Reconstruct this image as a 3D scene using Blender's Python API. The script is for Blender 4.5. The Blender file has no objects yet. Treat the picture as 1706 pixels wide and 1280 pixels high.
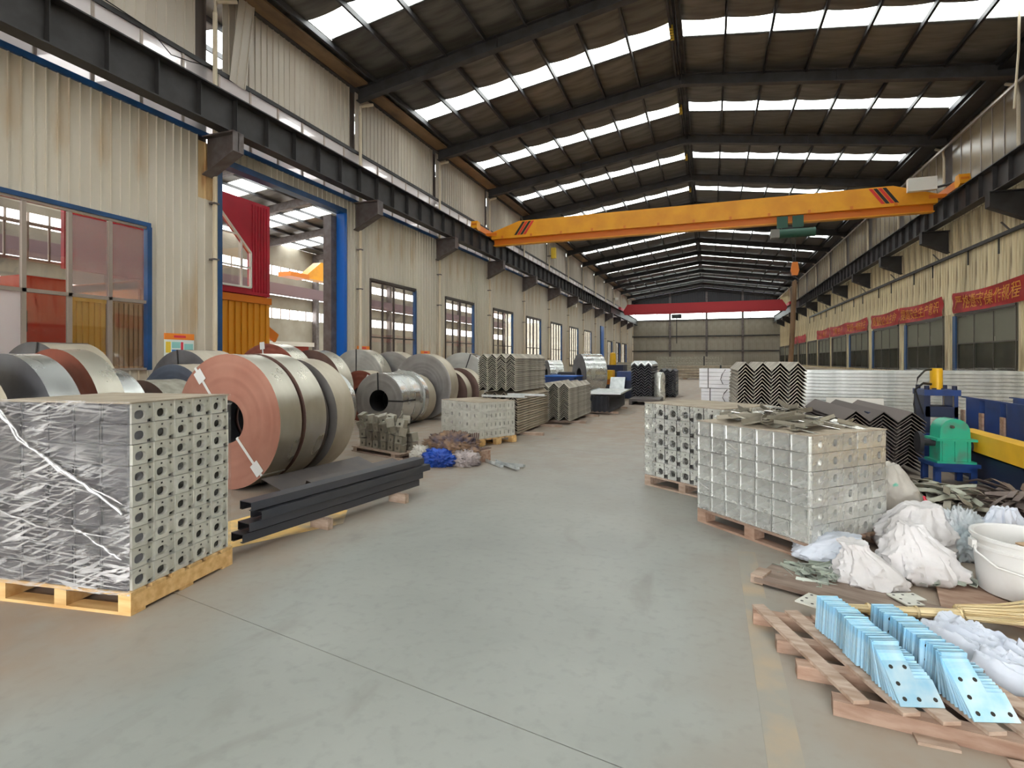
import bpy, bmesh, math, random
from mathutils import Vector, Matrix, noise
random.seed(7)
SC = bpy.context.scene
COL = SC.collection
PI = math.pi

# ------------------------------------------------------------------ camera, sky, exposure
F_PX, YAW = 900.0, math.atan(330.0/900.0)
cam_d = bpy.data.cameras.new('camera'); cam = bpy.data.objects.new('camera', cam_d); COL.objects.link(cam)
cam.location = (0, 0, 1.5); cam.rotation_euler = (PI/2, 0, YAW)
cam_d.sensor_fit = 'HORIZONTAL'; cam_d.sensor_width = 36.0; cam_d.lens = 36.0*F_PX/1706.0
cam_d.shift_y = -40.0/1706.0; cam_d.clip_end = 400
SC.camera = cam

world = bpy.data.worlds.new('sky'); SC.world = world; world.use_nodes = True
wn = world.node_tree; bg = wn.nodes['Background']
bg.inputs['Color'].default_value = (1.0, 0.99, 0.975, 1); bg.inputs['Strength'].default_value = 7.0
SC.view_settings.view_transform = 'Standard'; SC.view_settings.look = 'None'
SC.view_settings.exposure = 0.68; SC.view_settings.gamma = 1.0; SC.view_settings.use_curve_mapping = False
try:
    SC.cycles.max_bounces = 7; SC.cycles.diffuse_bounces = 5; SC.cycles.glossy_bounces = 3
    SC.cycles.transmission_bounces = 4; SC.cycles.transparent_max_bounces = 12
    SC.cycles.use_denoising = True; SC.cycles.caustics_reflective = False; SC.cycles.caustics_refractive = False
    SC.cycles.sample_clamp_indirect = 6.0
except Exception:
    pass

# hall dimensions
A, B = -11.76, 9.6                    # inner faces of the left and right walls
XR = (A+B)/2                          # ridge
def fy(k): return 10.1+6.0*k          # portal frame k
K0, K1 = -3, 13
Y0, Y1 = fy(K0), fy(K1)
def roof_z(x): return 12.75-0.144*abs(x-XR)

# ------------------------------------------------------------------ materials
MAT = {}
def lin(c):
    return tuple((v/12.92 if v <= 0.04045 else ((v+0.055)/1.055)**2.4) for v in c)
def srgb(r, g, b): return lin((r/255.0, g/255.0, b/255.0))
def M(name, col, rough=0.6, metal=0.0, col2=None, scale=3.0, stretch=(1, 1, 1), lo=0.35, hi=0.65, bump=0.0, bscale=20.0,
      bstretch=None, rvar=0.0, spec=0.5, detail=5.0, col3=None, scale3=1.0, lo3=0.5, hi3=0.75, stretch3=(1, 1, 1), coat=0.0, objvar=0.0):
    m = bpy.data.materials.new(name); m.use_nodes = True
    nt = m.node_tree; N, L = nt.nodes, nt.links
    p = N['Principled BSDF']
    p.inputs['Roughness'].default_value = rough; p.inputs['Metallic'].default_value = metal
    p.inputs['Specular IOR Level'].default_value = spec; p.inputs['Coat Weight'].default_value = coat
    c1 = (*col, 1)
    p.inputs['Base Color'].default_value = c1
    tc = N.new('ShaderNodeTexCoord')
    out = None
    def nz(sc, st, a, b, det=detail):
        mp = N.new('ShaderNodeMapping'); mp.inputs['Scale'].default_value = st
        L.new(tc.outputs['Object'], mp.inputs['Vector'])
        n = N.new('ShaderNodeTexNoise'); n.inputs['Scale'].default_value = sc; n.inputs['Detail'].default_value = det
        L.new(mp.outputs['Vector'], n.inputs['Vector'])
        r = N.new('ShaderNodeMapRange'); r.inputs['From Min'].default_value = a; r.inputs['From Max'].default_value = b
        L.new(n.outputs['Fac'], r.inputs['Value'])
        return r.outputs['Result'], n
    if col2 is not None:
        f, n = nz(scale, stretch, lo, hi)
        mx = N.new('ShaderNodeMix'); mx.data_type = 'RGBA'
        mx.inputs[6].default_value = c1; mx.inputs[7].default_value = (*col2, 1)
        L.new(f, mx.inputs[0]); out = mx.outputs[2]
        if rvar:
            r = N.new('ShaderNodeMapRange'); r.inputs['To Min'].default_value = rough; r.inputs['To Max'].default_value = rough+rvar
            L.new(f, r.inputs['Value']); L.new(r.outputs['Result'], p.inputs['Roughness'])
    if col3 is not None:
        f, n = nz(scale3, stretch3, lo3, hi3)
        mx = N.new('ShaderNodeMix'); mx.data_type = 'RGBA'
        if out is not None: L.new(out, mx.inputs[6])
        else: mx.inputs[6].default_value = c1
        mx.inputs[7].default_value = (*col3, 1)
        L.new(f, mx.inputs[0]); out = mx.outputs[2]
    if objvar:
        oi = N.new('ShaderNodeObjectInfo')
        r = N.new('ShaderNodeMapRange'); r.inputs['To Min'].default_value = 1-objvar; r.inputs['To Max'].default_value = 1+objvar
        L.new(oi.outputs['Random'], r.inputs['Value'])
        hs = N.new('ShaderNodeHueSaturation'); L.new(r.outputs['Result'], hs.inputs['Value'])
        if out is not None: L.new(out, hs.inputs['Color'])
        else: hs.inputs['Color'].default_value = c1
        out = hs.outputs['Color']
    if out is not None: L.new(out, p.inputs['Base Color'])
    if bump:
        f, n = nz(bscale, bstretch or stretch, 0, 1)
        b = N.new('ShaderNodeBump'); b.inputs['Strength'].default_value = bump; b.inputs['Distance'].default_value = 0.01
        L.new(n.outputs['Fac'], b.inputs['Height']); L.new(b.outputs['Normal'], p.inputs['Normal'])
    MAT[name] = m
    return m
def glass_mat(name, tint, gloss, rough=0.03, bump=0.0, bscale=4.0, stretch=(1, 1, 1), streak=None, white=(1, 1, 1), haze=0.0):
    """thin sheet: clear transmission, a reflection and, where streak is set, a milky streaked share"""
    m = bpy.data.materials.new(name); m.use_nodes = True
    nt = m.node_tree; N, L = nt.nodes, nt.links; N.clear()
    o = N.new('ShaderNodeOutputMaterial')
    t = N.new('ShaderNodeBsdfTransparent'); t.inputs['Color'].default_value = (*tint, 1)
    g = N.new('ShaderNodeBsdfGlossy'); g.inputs['Roughness'].default_value = rough; g.inputs['Color'].default_value = (*white, 1)
    mx = N.new('ShaderNodeMixShader'); mx.inputs[0].default_value = gloss
    L.new(t.outputs[0], mx.inputs[1]); L.new(g.outputs[0], mx.inputs[2])
    last = mx
    tc = N.new('ShaderNodeTexCoord')
    if bump or streak:
        mp = N.new('ShaderNodeMapping'); mp.inputs['Scale'].default_value = stretch
        L.new(tc.outputs['Object'], mp.inputs['Vector'])
        n = N.new('ShaderNodeTexNoise'); n.inputs['Scale'].default_value = bscale; n.inputs['Detail'].default_value = 6
        n.inputs['Distortion'].default_value = 0.6
        L.new(mp.outputs['Vector'], n.inputs['Vector'])
        if bump:
            b = N.new('ShaderNodeBump'); b.inputs['Strength'].default_value = bump; b.inputs['Distance'].default_value = 0.02
            L.new(n.outputs['Fac'], b.inputs['Height']); L.new(b.outputs['Normal'], g.inputs['Normal'])
        if streak:
            r = N.new('ShaderNodeMapRange'); r.inputs['From Min'].default_value = streak[0]; r.inputs['From Max'].default_value = streak[1]
            r.inputs['To Min'].default_value = streak[2]; r.inputs['To Max'].default_value = streak[3]
            L.new(n.outputs['Fac'], r.inputs['Value']); L.new(r.outputs['Result'], mx.inputs[0])
    if haze:
        d = N.new('ShaderNodeBsdfDiffuse'); d.inputs['Color'].default_value = (*white, 1)
        tl = N.new('ShaderNodeBsdfTranslucent'); tl.inputs['Color'].default_value = (*white, 1)
        dm = N.new('ShaderNodeMixShader'); dm.inputs[0].default_value = 0.5
        L.new(d.outputs[0], dm.inputs[1]); L.new(tl.outputs[0], dm.inputs[2])
        m2 = N.new('ShaderNodeMixShader'); m2.inputs[0].default_value = haze
        L.new(mx.outputs[0], m2.inputs[1]); L.new(dm.outputs[0], m2.inputs[2]); last = m2
    L.new(last.outputs[0], o.inputs['Surface'])
    MAT[name] = m
    return m

M('concrete', srgb(160, 165, 161), 0.42, col2=srgb(145, 151, 148), scale=1.3, lo=0.35, hi=0.7, bump=0.05, bscale=40, rvar=0.2)
M('earth', srgb(135, 122, 108), 0.9)
M('clad_left', srgb(206, 199, 185), 0.5, col2=srgb(196, 187, 169), scale=0.9, stretch=(1, 1, 0.3), col3=srgb(168, 130, 72), scale3=0.9, lo3=0.58, hi3=0.86, stretch3=(1, 1.5, 0.3), objvar=0.06)
M('clad_up', srgb(194, 186, 174), 0.5, col2=srgb(182, 172, 158), scale=0.9, stretch=(1, 1, 0.3), objvar=0.05)
M('clad_right', srgb(226, 214, 178), 0.55, col2=srgb(196, 178, 138), scale=2.0, stretch=(1, 4, 0.2), lo=0.42, hi=0.66, col3=srgb(112, 86, 58), scale3=2.2, lo3=0.54, hi3=0.78, stretch3=(1, 2.5, 0.22), objvar=0.10)
M('clad_back', srgb(158, 152, 138), 0.6, col2=srgb(138, 131, 116), scale=0.6, objvar=0.05)
M('clad_rust', srgb(206, 176, 128), 0.6, col2=srgb(160, 104, 52), scale=3, stretch=(1, 2, 0.3), lo=0.5, hi=0.75)
M('dark_steel', srgb(56, 55, 56), 0.55, col2=srgb(44, 42, 42), scale=2.5, bump=0.03)
M('rafter_paint', srgb(72, 73, 76), 0.6, col2=srgb(60, 58, 58), scale=2)
M('column_paint', srgb(92, 84, 80), 0.6, col2=srgb(72, 62, 58), scale=2.0, stretch=(1, 1, 0.3))
M('bracket_paint', srgb(104, 98, 98), 0.55, col2=srgb(86, 76, 72), scale=4)
M('insulation', srgb(114, 112, 106), 0.42, metal=0.25, col2=srgb(82, 79, 74), scale=1.6, stretch=(0.35, 2.2, 1), lo=0.35, hi=0.65, bump=0.25, bscale=5, bstretch=(0.6, 3, 1), objvar=0.22)
M('gutter', srgb(150, 122, 90), 0.6, col2=srgb(98, 76, 56), scale=1.4, stretch=(1, 0.4, 1))
M('pipe_white', srgb(224, 214, 194), 0.45, col2=srgb(208, 190, 158), scale=2, stretch=(1, 1, 0.3))
M('blue_trim', srgb(28, 76, 128), 0.4, col2=srgb(24, 62, 100), scale=2)
M('blue_bright', srgb(24, 100, 190), 0.35)
M('alu', srgb(168, 156, 146), 0.4, metal=0.5)
M('alu_dark', srgb(70, 62, 56), 0.5)
M('yellow_crane', srgb(236, 164, 22), 0.42, col2=srgb(222, 146, 18), scale=1.5)
M('orange_crane', srgb(214, 118, 18), 0.45)
M('red_crane', srgb(176, 40, 48), 0.5)
M('stripe_black', srgb(24, 22, 24), 0.5)
M('stripe_red', srgb(214, 50, 40), 0.5)
M('hoist_green', srgb(28, 76, 60), 0.5)
M('white_paint', srgb(228, 226, 218), 0.5)
M('banner_red', srgb(178, 36, 36), 0.65, col2=srgb(150, 26, 30), scale=2)
M('banner_text', srgb(216, 144, 58), 0.7)
M('red_wall', srgb(190, 24, 52), 0.4, col2=srgb(172, 20, 46), scale=1)
M('orange_panel', srgb(220, 150, 40), 0.45)
M('bright_yellow_panel', srgb(250, 206, 92), 0.5)
M('tan_panel', srgb(190, 160, 126), 0.5)
M('scarlet_panel', srgb(222, 58, 30), 0.45)
M('brick_red', srgb(160, 58, 44), 0.6)
M('grey_panel', srgb(128, 126, 120), 0.6)
M('wood', srgb(224, 190, 134), 0.65, col2=srgb(198, 156, 98), scale=3, stretch=(1, 6, 6), bump=0.1, bscale=12, objvar=0.12)
M('wood_old', srgb(186, 166, 150), 0.75, col2=srgb(152, 128, 110), scale=3, stretch=(2, 8, 8), bump=0.15, bscale=14, objvar=0.14)
M('wood_red', srgb(168, 142, 124), 0.75, col2=srgb(140, 110, 92), scale=3, stretch=(2, 8, 8), bump=0.15, bscale=14, objvar=0.12)
M('plank_grey', srgb(150, 134, 122), 0.8, col2=srgb(120, 102, 90), scale=2.5, stretch=(1.5, 7, 5), bump=0.15)
M('galv', srgb(232, 233, 228), 0.22, metal=0.5, col2=srgb(214, 216, 208), scale=6, rvar=0.12, objvar=0.12, bump=0.15, bscale=2.5)
M('galv_dull', srgb(176, 172, 158), 0.5, metal=0.5, col2=srgb(150, 146, 132), scale=7, rvar=0.15, objvar=0.10)
M('galv_dusty', srgb(178, 166, 148), 0.75, metal=0.0, spec=0.2, col2=srgb(156, 144, 126), scale=4, objvar=0.07)
M('galv_bright', srgb(226, 230, 230), 0.30, metal=0.6, col2=srgb(190, 196, 196), scale=5, rvar=0.2, objvar=0.06)
M('galv_pack', srgb(220, 220, 211), 0.42, metal=0.2, col2=srgb(200, 200, 189), scale=8, objvar=0.08)
M('hole_dark', srgb(40, 38, 34), 0.8)
M('coil_red', srgb(178, 130, 113), 0.5, metal=0.1, col2=srgb(166, 114, 97), scale=2.2)
M('coil_redbrown', srgb(150, 84, 68), 0.5, metal=0.15, col2=srgb(124, 66, 54), scale=2.2)
M('coil_brown', srgb(120, 96, 88), 0.5, metal=0.25, col2=srgb(98, 76, 70), scale=2.2)
M('coil_grey', srgb(168, 166, 164), 0.42, metal=0.55, col2=srgb(148, 145, 142), scale=2.0)
M('coil_dark', srgb(124, 126, 132), 0.42, metal=0.55, col2=srgb(100, 100, 106), scale=2.0)
M('coil_pale', srgb(204, 206, 202), 0.42, metal=0.5, col2=srgb(178, 180, 176), scale=2.0)
M('coil_blue', srgb(120, 132, 152), 0.42, metal=0.55, col2=srgb(104, 110, 128), scale=2.0)
M('tread', srgb(200, 196, 182), 0.24, metal=0.8, col2=srgb(186, 180, 164), scale=1.4, stretch=(1, 2, 1), rvar=0.16)
M('tread_shiny', srgb(212, 214, 212), 0.20, metal=0.9, col2=srgb(190, 192, 188), scale=1.4, stretch=(1, 2, 1), rvar=0.12)
M('tread_dusty', srgb(194, 186, 168), 0.40, metal=0.45, col2=srgb(178, 168, 148), scale=1.4, stretch=(1, 2, 1), rvar=0.15)
M('strap_black', srgb(34, 34, 38), 0.4)
M('tag_white', srgb(226, 228, 226), 0.5)
M('channel_dark', srgb(62, 66, 76), 0.4, metal=0.35, col2=srgb(80, 78, 80), scale=2, stretch=(1, 0.4, 1), rvar=0.2, objvar=0.1)
M('plate_dark', srgb(84, 80, 80), 0.55, metal=0.2, col2=srgb(100, 92, 88), scale=3)
M('chev_dark', srgb(112, 104, 100), 0.8, metal=0.0, spec=0.2, objvar=0.2)
M('chev_gap_shade', srgb(52, 49, 50), 0.85, spec=0.1)  # near-black on nested faces, paints the shade in the gaps between profiles
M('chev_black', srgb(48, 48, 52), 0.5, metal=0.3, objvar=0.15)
M('chev_galv', srgb(192, 186, 174), 0.8, metal=0.0, spec=0.15, col2=srgb(140, 134, 124), scale=3, objvar=0.10)
M('paper_white', srgb(240, 240, 244), 0.6, col2=srgb(224, 224, 230), scale=3)
M('machine_blue', srgb(30, 64, 128), 0.42, col2=srgb(26, 52, 104), scale=3)
M('machine_navy', srgb(24, 36, 66), 0.5)
M('gear_green', srgb(48, 168, 136), 0.35, col2=srgb(84, 140, 120), scale=5, lo=0.5, hi=0.7)
M('machine_yellow', srgb(240, 186, 30), 0.45, col2=srgb(222, 168, 24), scale=3)
M('rubber', srgb(26, 26, 28), 0.5)
M('sack_white', srgb(214, 212, 213), 0.6, col2=srgb(196, 193, 192), scale=5, bump=0.6, bscale=14)
M('sack_blue', srgb(208, 214, 226), 0.5, col2=srgb(202, 210, 222), scale=4, bump=0.25, bscale=16)
M('sack_grey', srgb(206, 202, 192), 0.75, col2=srgb(178, 174, 164), scale=4, bump=0.4, bscale=14)
M('sack_print', srgb(200, 196, 188), 0.7, col2=srgb(176, 172, 163), scale=4, bump=0.5, bscale=14, col3=srgb(96, 190, 164), scale3=5.0, lo3=0.64, hi3=0.68)
M('film_blue_bag', srgb(176, 190, 196), 0.3, col2=srgb(206, 208, 212), scale=6, bump=0.6, bscale=12)
M('green_mark', srgb(96, 196, 168), 0.7)
M('bag_blue', srgb(30, 84, 190), 0.4, col2=srgb(20, 60, 150), scale=6, bump=0.5, bscale=12)
M('rag_pale', srgb(190, 180, 178), 0.7, col2=srgb(150, 140, 140), scale=8, bump=0.5, bscale=12)
M('rag_dark', srgb(70, 66, 84), 0.7, col2=srgb(150, 120, 90), scale=6, bump=0.5)
M('bucket_white', srgb(220, 221, 220), 0.45, col2=srgb(196, 193, 186), scale=4, lo=0.5, hi=0.8)
M('bucket_inside', srgb(214, 208, 206), 0.6, col2=srgb(180, 172, 166), scale=4)
M('straw', srgb(236, 220, 180), 0.7, col2=srgb(212, 188, 138), scale=6, stretch=(0.4, 8, 8), objvar=0.15)
M('blue_film_plate', srgb(150, 206, 236), 0.30, metal=0.25, col2=srgb(206, 230, 240), scale=9, objvar=0.32)
M('scrap', srgb(158, 152, 138), 0.5, metal=0.45, col2=srgb(128, 122, 108), scale=6, objvar=0.22)
M('scrap_green', srgb(164, 164, 148), 0.5, metal=0.4, col2=srgb(132, 134, 120), scale=6, objvar=0.22)
M('scrap_brown', srgb(128, 114, 106), 0.6, metal=0.3, col2=srgb(100, 88, 82), scale=6, objvar=0.2)
M('plate_zinc', srgb(184, 192, 182), 0.4, metal=0.6, objvar=0.15)
M('sunlit_floor_paint', srgb(250, 208, 128), 0.6, col2=srgb(180, 164, 140), scale=2.5, lo=0.45, hi=0.6)
M('lane_paint_worn', srgb(170, 152, 128), 0.6, col2=srgb(150, 146, 136), scale=3.2, lo=0.36, hi=0.56)
M('sign_orange', srgb(240, 140, 50), 0.5)
M('sign_white', srgb(232, 240, 236), 0.5)
M('sign_blue', srgb(60, 130, 200), 0.5)
M('sign_teal', srgb(150, 210, 206), 0.5)
M('sign_yellow', srgb(240, 206, 70), 0.5)
M('sign_red', srgb(220, 60, 80), 0.5)
M('dark_room', srgb(104, 104, 88), 0.8, col2=srgb(84, 82, 70), scale=0.8)
M('purple_grey', srgb(122, 100, 104), 0.6)
M('hang_brown', srgb(128, 100, 72), 0.6, col2=srgb(96, 72, 50), scale=3, stretch=(1, 1, 0.3))
M('frost_tan', srgb(150, 136, 112), 0.25, col2=srgb(122, 108, 88), scale=1.0)
glass_mat('pane', (0.86, 0.84, 0.83), 0.10, 0.03)
glass_mat('pane_rose', (0.72, 0.64, 0.62), 0.14, 0.08, haze=0.22, white=(0.75, 0.68, 0.66))
glass_mat('pane_milky', (0.62, 0.60, 0.60), 0.14, 0.10, haze=0.50, white=(0.92, 0.89, 0.89))
glass_mat('pane_dim', (0.55, 0.54, 0.48), 0.08, 0.05, haze=0.42, white=(0.50, 0.49, 0.42))
glass_mat('pane_dark', (0.45, 0.44, 0.40), 0.10, 0.05, haze=0.15, white=(0.36, 0.36, 0.31))
glass_mat('skylight_sheet', (0.82, 0.86, 0.85), 0.03, 0.4, haze=0.10, white=(0.9, 0.95, 0.93))
def film_mat(name, base, layers, rough=0.2):
    """stretch film: clear with a faint sheen, white where it is gathered into folds"""
    m = bpy.data.materials.new(name); m.use_nodes = True
    nt = m.node_tree; N, L = nt.nodes, nt.links; N.clear()
    o = N.new('ShaderNodeOutputMaterial'); tc = N.new('ShaderNodeTexCoord')
    t = N.new('ShaderNodeBsdfTransparent'); t.inputs['Color'].default_value = (0.97, 0.97, 0.97, 1)
    g = N.new('ShaderNodeBsdfGlossy'); g.inputs['Roughness'].default_value = rough
    d = N.new('ShaderNodeBsdfDiffuse'); d.inputs['Color'].default_value = (0.92, 0.93, 0.95, 1)
    fold = N.new('ShaderNodeMixShader'); fold.inputs[0].default_value = 0.55
    L.new(d.outputs[0], fold.inputs[1]); L.new(g.outputs[0], fold.inputs[2])
    prev = None; hsum = None
    for sc, rot, st, a, b, hi in layers:
        mp = N.new('ShaderNodeMapping'); mp.inputs['Rotation'].default_value = rot
        L.new(tc.outputs['Object'], mp.inputs['Vector'])
        mp2 = N.new('ShaderNodeMapping'); mp2.inputs['Scale'].default_value = st
        L.new(mp.outputs[0], mp2.inputs[0])
        n = N.new('ShaderNodeTexNoise'); n.inputs['Scale'].default_value = sc; n.inputs['Detail'].default_value = 5; n.inputs['Distortion'].default_value = 0.5
        L.new(mp2.outputs[0], n.inputs['Vector'])
        r = N.new('ShaderNodeMapRange'); r.inputs[1].default_value = a; r.inputs[2].default_value = b; r.inputs[4].default_value = hi
        L.new(n.outputs['Fac'], r.inputs[0])
        if prev is None: prev = r.outputs[0]; hsum = n.outputs['Fac']
        else:
            mm = N.new('ShaderNodeMath'); mm.operation = 'MAXIMUM'; L.new(prev, mm.inputs[0]); L.new(r.outputs[0], mm.inputs[1]); prev = mm.outputs[0]
            m3 = N.new('ShaderNodeMath'); m3.operation = 'ADD'; L.new(hsum, m3.inputs[0]); L.new(n.outputs['Fac'], m3.inputs[1]); hsum = m3.outputs[0]
    ln = N.new('ShaderNodeTexNoise'); ln.inputs['Scale'].default_value = 1.6; ln.inputs['Detail'].default_value = 3; L.new(tc.outputs['Object'], ln.inputs['Vector'])
    lr = N.new('ShaderNodeMapRange'); lr.inputs[1].default_value = .38; lr.inputs[2].default_value = .62; lr.inputs[3].default_value = .22; L.new(ln.outputs['Fac'], lr.inputs[0])
    lm = N.new('ShaderNodeMath'); lm.operation = 'MULTIPLY'; L.new(prev, lm.inputs[0]); L.new(lr.outputs[0], lm.inputs[1]); prev = lm.outputs[0]
    ad = N.new('ShaderNodeMath'); ad.operation = 'ADD'; ad.inputs[1].default_value = base; ad.use_clamp = True; L.new(prev, ad.inputs[0])
    bp = N.new('ShaderNodeBump'); bp.inputs['Strength'].default_value = 1.0; bp.inputs['Distance'].default_value = 0.03
    L.new(hsum, bp.inputs['Height']); L.new(bp.outputs[0], g.inputs['Normal'])
    mx = N.new('ShaderNodeMixShader'); L.new(ad.outputs[0], mx.inputs[0]); L.new(t.outputs[0], mx.inputs[1]); L.new(fold.outputs[0], mx.inputs[2])
    L.new(mx.outputs[0], o.inputs['Surface']); MAT[name] = m
film_mat('film_heavy', 0.08, ((4.5, (0, 0.40, 0), (1.0, 1.0, 9.0), .52, .60, .85), (3.6, (0, -0.10, 0), (0.7, 1, 16.0), .53, .60, .75), (7.0, (0, 0.15, 0), (0.6, 1, 14.0), .56, .64, .6), (1.3, (0, 0.2, 0), (1, 1, 1.2), .52, .78, .3)), 0.12)
film_mat('film_light', 0.07, ((2.6, (0.3, -0.3, 0), (1.0, 1.0, 8.0), .56, .74, .45), (2.0, (0, 0.1, 0), (1, 1, 9.0), .58, .76, .4)), 0.15)
film_mat('film_side', 0.05, ((2.2, (-0.25, 0, 0), (1.0, 1.0, 10.0), .57, .74, .40), (1.8, (0.3, 0.0, 0), (1, 1, 9.0), .6, .78, .4)), 0.2)
M('galv_face', srgb(236, 238, 236), 0.24, metal=0.7, col2=srgb(216, 218, 214), scale=5, rvar=0.1, objvar=0.14, bump=0.12, bscale=2.0)
film_mat('film_clear', 0.05, ((5.0, (0.2, -0.35, 0), (1.0, 1.0, 9.0), .60, .68, .55), (4.0, (0, 0.45, 0), (0.7, .7, 10.0), .61, .69, .5)), 0.12)
film_mat('film_gather', 0.55, ((6.0, (0, 0.4, 0), (1.0, 1.0, 5.0), .4, .6, .4),), 0.2)
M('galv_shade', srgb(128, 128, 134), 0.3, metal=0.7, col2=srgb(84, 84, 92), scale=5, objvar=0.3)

# ------------------------------------------------------------------ mesh helpers
class MB:
    def __init__(s): s.v = []; s.f = []; s.mi = []; s.m = 0
    def add(s, vs, fs):
        o = len(s.v); s.v += [tuple(p) for p in vs]
        for f in fs: s.f.append(tuple(i+o for i in f)); s.mi.append(s.m)
        return s
    def box(s, x0, x1, y0, y1, z0, z1):
        return s.add([(x0, y0, z0), (x1, y0, z0), (x1, y1, z0), (x0, y1, z0), (x0, y0, z1), (x1, y0, z1), (x1, y1, z1), (x0, y1, z1)],
                     [(0, 3, 2, 1), (4, 5, 6, 7), (0, 1, 5, 4), (1, 2, 6, 5), (2, 3, 7, 6), (3, 0, 4, 7)])
    def bar(s, a, b, w, h, up=(0, 0, 1)):
        a, b = Vector(a), Vector(b); d = (b-a).normalized(); u = Vector(up)
        r = d.cross(u)
        if r.length < 1e-5: r = d.cross(Vector((1, 0, 0)))
        r.normalize(); u = r.cross(d)
        r *= w/2; u *= h/2
        vs = [p+sx*r+sz*u for p in (a, b) for sx, sz in ((-1, -1), (1, -1), (1, 1), (-1, 1))]
        return s.add(vs, [(0, 1, 2, 3), (7, 6, 5, 4), (0, 4, 5, 1), (1, 5, 6, 2), (2, 6, 7, 3), (3, 7, 4, 0)])
    def prism(s, poly, axis, a, b):
        """poly: 2-D outline (counter-clockwise or not), swept along axis from a to b"""
        def P(p, t):
            return {'x': (t, p[0], p[1]), 'y': (p[0], t, p[1]), 'z': (p[0], p[1], t)}[axis]
        n = len(poly)
        vs = [P(p, a) for p in poly]+[P(p, b) for p in poly]
        fs = [tuple(range(n)), tuple(range(2*n-1, n-1, -1))]+[(i, i+n, (i+1) % n+n, (i+1) % n) for i in range(n)]
        return s.add(vs, fs)
    def tube(s, pts, r, n=8, cap=True):
        pts = [Vector(p) for p in pts]; rings = []
        rr = r if isinstance(r, (list, tuple)) else [r]*len(pts)
        for i, p in enumerate(pts):
            d = (pts[min(i+1, len(pts)-1)]-pts[max(i-1, 0)]).normalized()
            u = Vector((0, 0, 1)) if abs(d.z) < 0.9 else Vector((1, 0, 0))
            a = d.cross(u).normalized(); b = d.cross(a)
            rings.append([p+rr[i]*(math.cos(2*PI*k/n)*a+math.sin(2*PI*k/n)*b) for k in range(n)])
        vs = [q for R in rings for q in R]; fs = []
        for i in range(len(pts)-1):
            for k in range(n):
                fs.append((i*n+k, i*n+(k+1) % n, (i+1)*n+(k+1) % n, (i+1)*n+k))
        if cap: fs += [tuple(range(n))[::-1], tuple((len(pts)-1)*n+k for k in range(n))]
        return s.add(vs, fs)
    def lathe(s, prof, n=24, axis='z', c=(0, 0, 0), close=False):
        vs = []; fs = []; m = len(prof)
        for k in range(n):
            t = 2*PI*k/n; co, si = math.cos(t), math.sin(t)
            for r, h in prof:
                p = {'z': (r*co, r*si, h), 'y': (r*co, h, r*si), 'x': (h, r*co, r*si)}[axis]
                vs.append((p[0]+c[0], p[1]+c[1], p[2]+c[2]))
        for k in range(n):
            k2 = (k+1) % n
            for i in range(m if close else m-1):
                j = (i+1) % m
                fs.append((k*m+i, k2*m+i, k2*m+j, k*m+j))
        return s.add(vs, fs)
    def mesh(s, name, mats, smooth=False):
        me = bpy.data.meshes.new(name); me.from_pydata(s.v, [], s.f)
        for m in (mats if isinstance(mats, (list, tuple)) else [mats]): me.materials.append(MAT[m])
        if any(s.mi): me.polygons.foreach_set('material_index', s.mi)
        bm = bmesh.new(); bm.from_mesh(me); bmesh.ops.recalc_face_normals(bm, faces=bm.faces); bm.to_mesh(me); bm.free()
        if smooth:
            me.polygons.foreach_set('use_smooth', [True]*len(me.polygons))
            try: me.set_sharp_from_angle(angle=math.radians(40))
            except Exception: pass
        me.update()
        return me
    def obj(s, name, mats, parent=None, smooth=False, loc=None, rot=None):
        return place(name, s.mesh(name, mats, smooth), parent, loc, rot)
def place(name, me, parent=None, loc=None, rot=None, scale=None):
    o = bpy.data.objects.new(name, me); COL.objects.link(o)
    if parent is not None: o.parent = parent
    if loc is not None: o.location = loc
    if rot is not None: o.rotation_euler = rot if isinstance(rot, (tuple, list, Vector)) else (0, 0, rot)
    if scale is not None: o.scale = scale
    return o
def tag(o, label, cat, group=None, kind=None):
    o['label'] = label; o['category'] = cat
    if group: o['group'] = group
    if kind: o['kind'] = kind
    return o
def empty(name, loc=(0, 0, 0), rot=0.0):
    o = bpy.data.objects.new(name, None); COL.objects.link(o); o.location = loc; o.rotation_euler = (0, 0, rot)
    o.empty_display_size = 0.2
    return o
def thing(name, label, cat, loc=(0, 0, 0), rot=0.0, group=None):
    return tag(empty(name, loc, rot), label, cat, group)
def struct(name, label, cat, loc=(0, 0, 0), mb=None, mat=None):
    o = mb.obj(name, mat) if mb else empty(name, loc)
    tag(o, label, cat, kind='structure'); return o
def copy_tree(o, parent=None):
    c = o.copy(); COL.objects.link(c); c.parent = parent
    for ch in o.children: copy_tree(ch, c)
    return c
_cache = {}
def cached(key, fn):
    if key not in _cache: _cache[key] = fn()
    return _cache[key]

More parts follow.
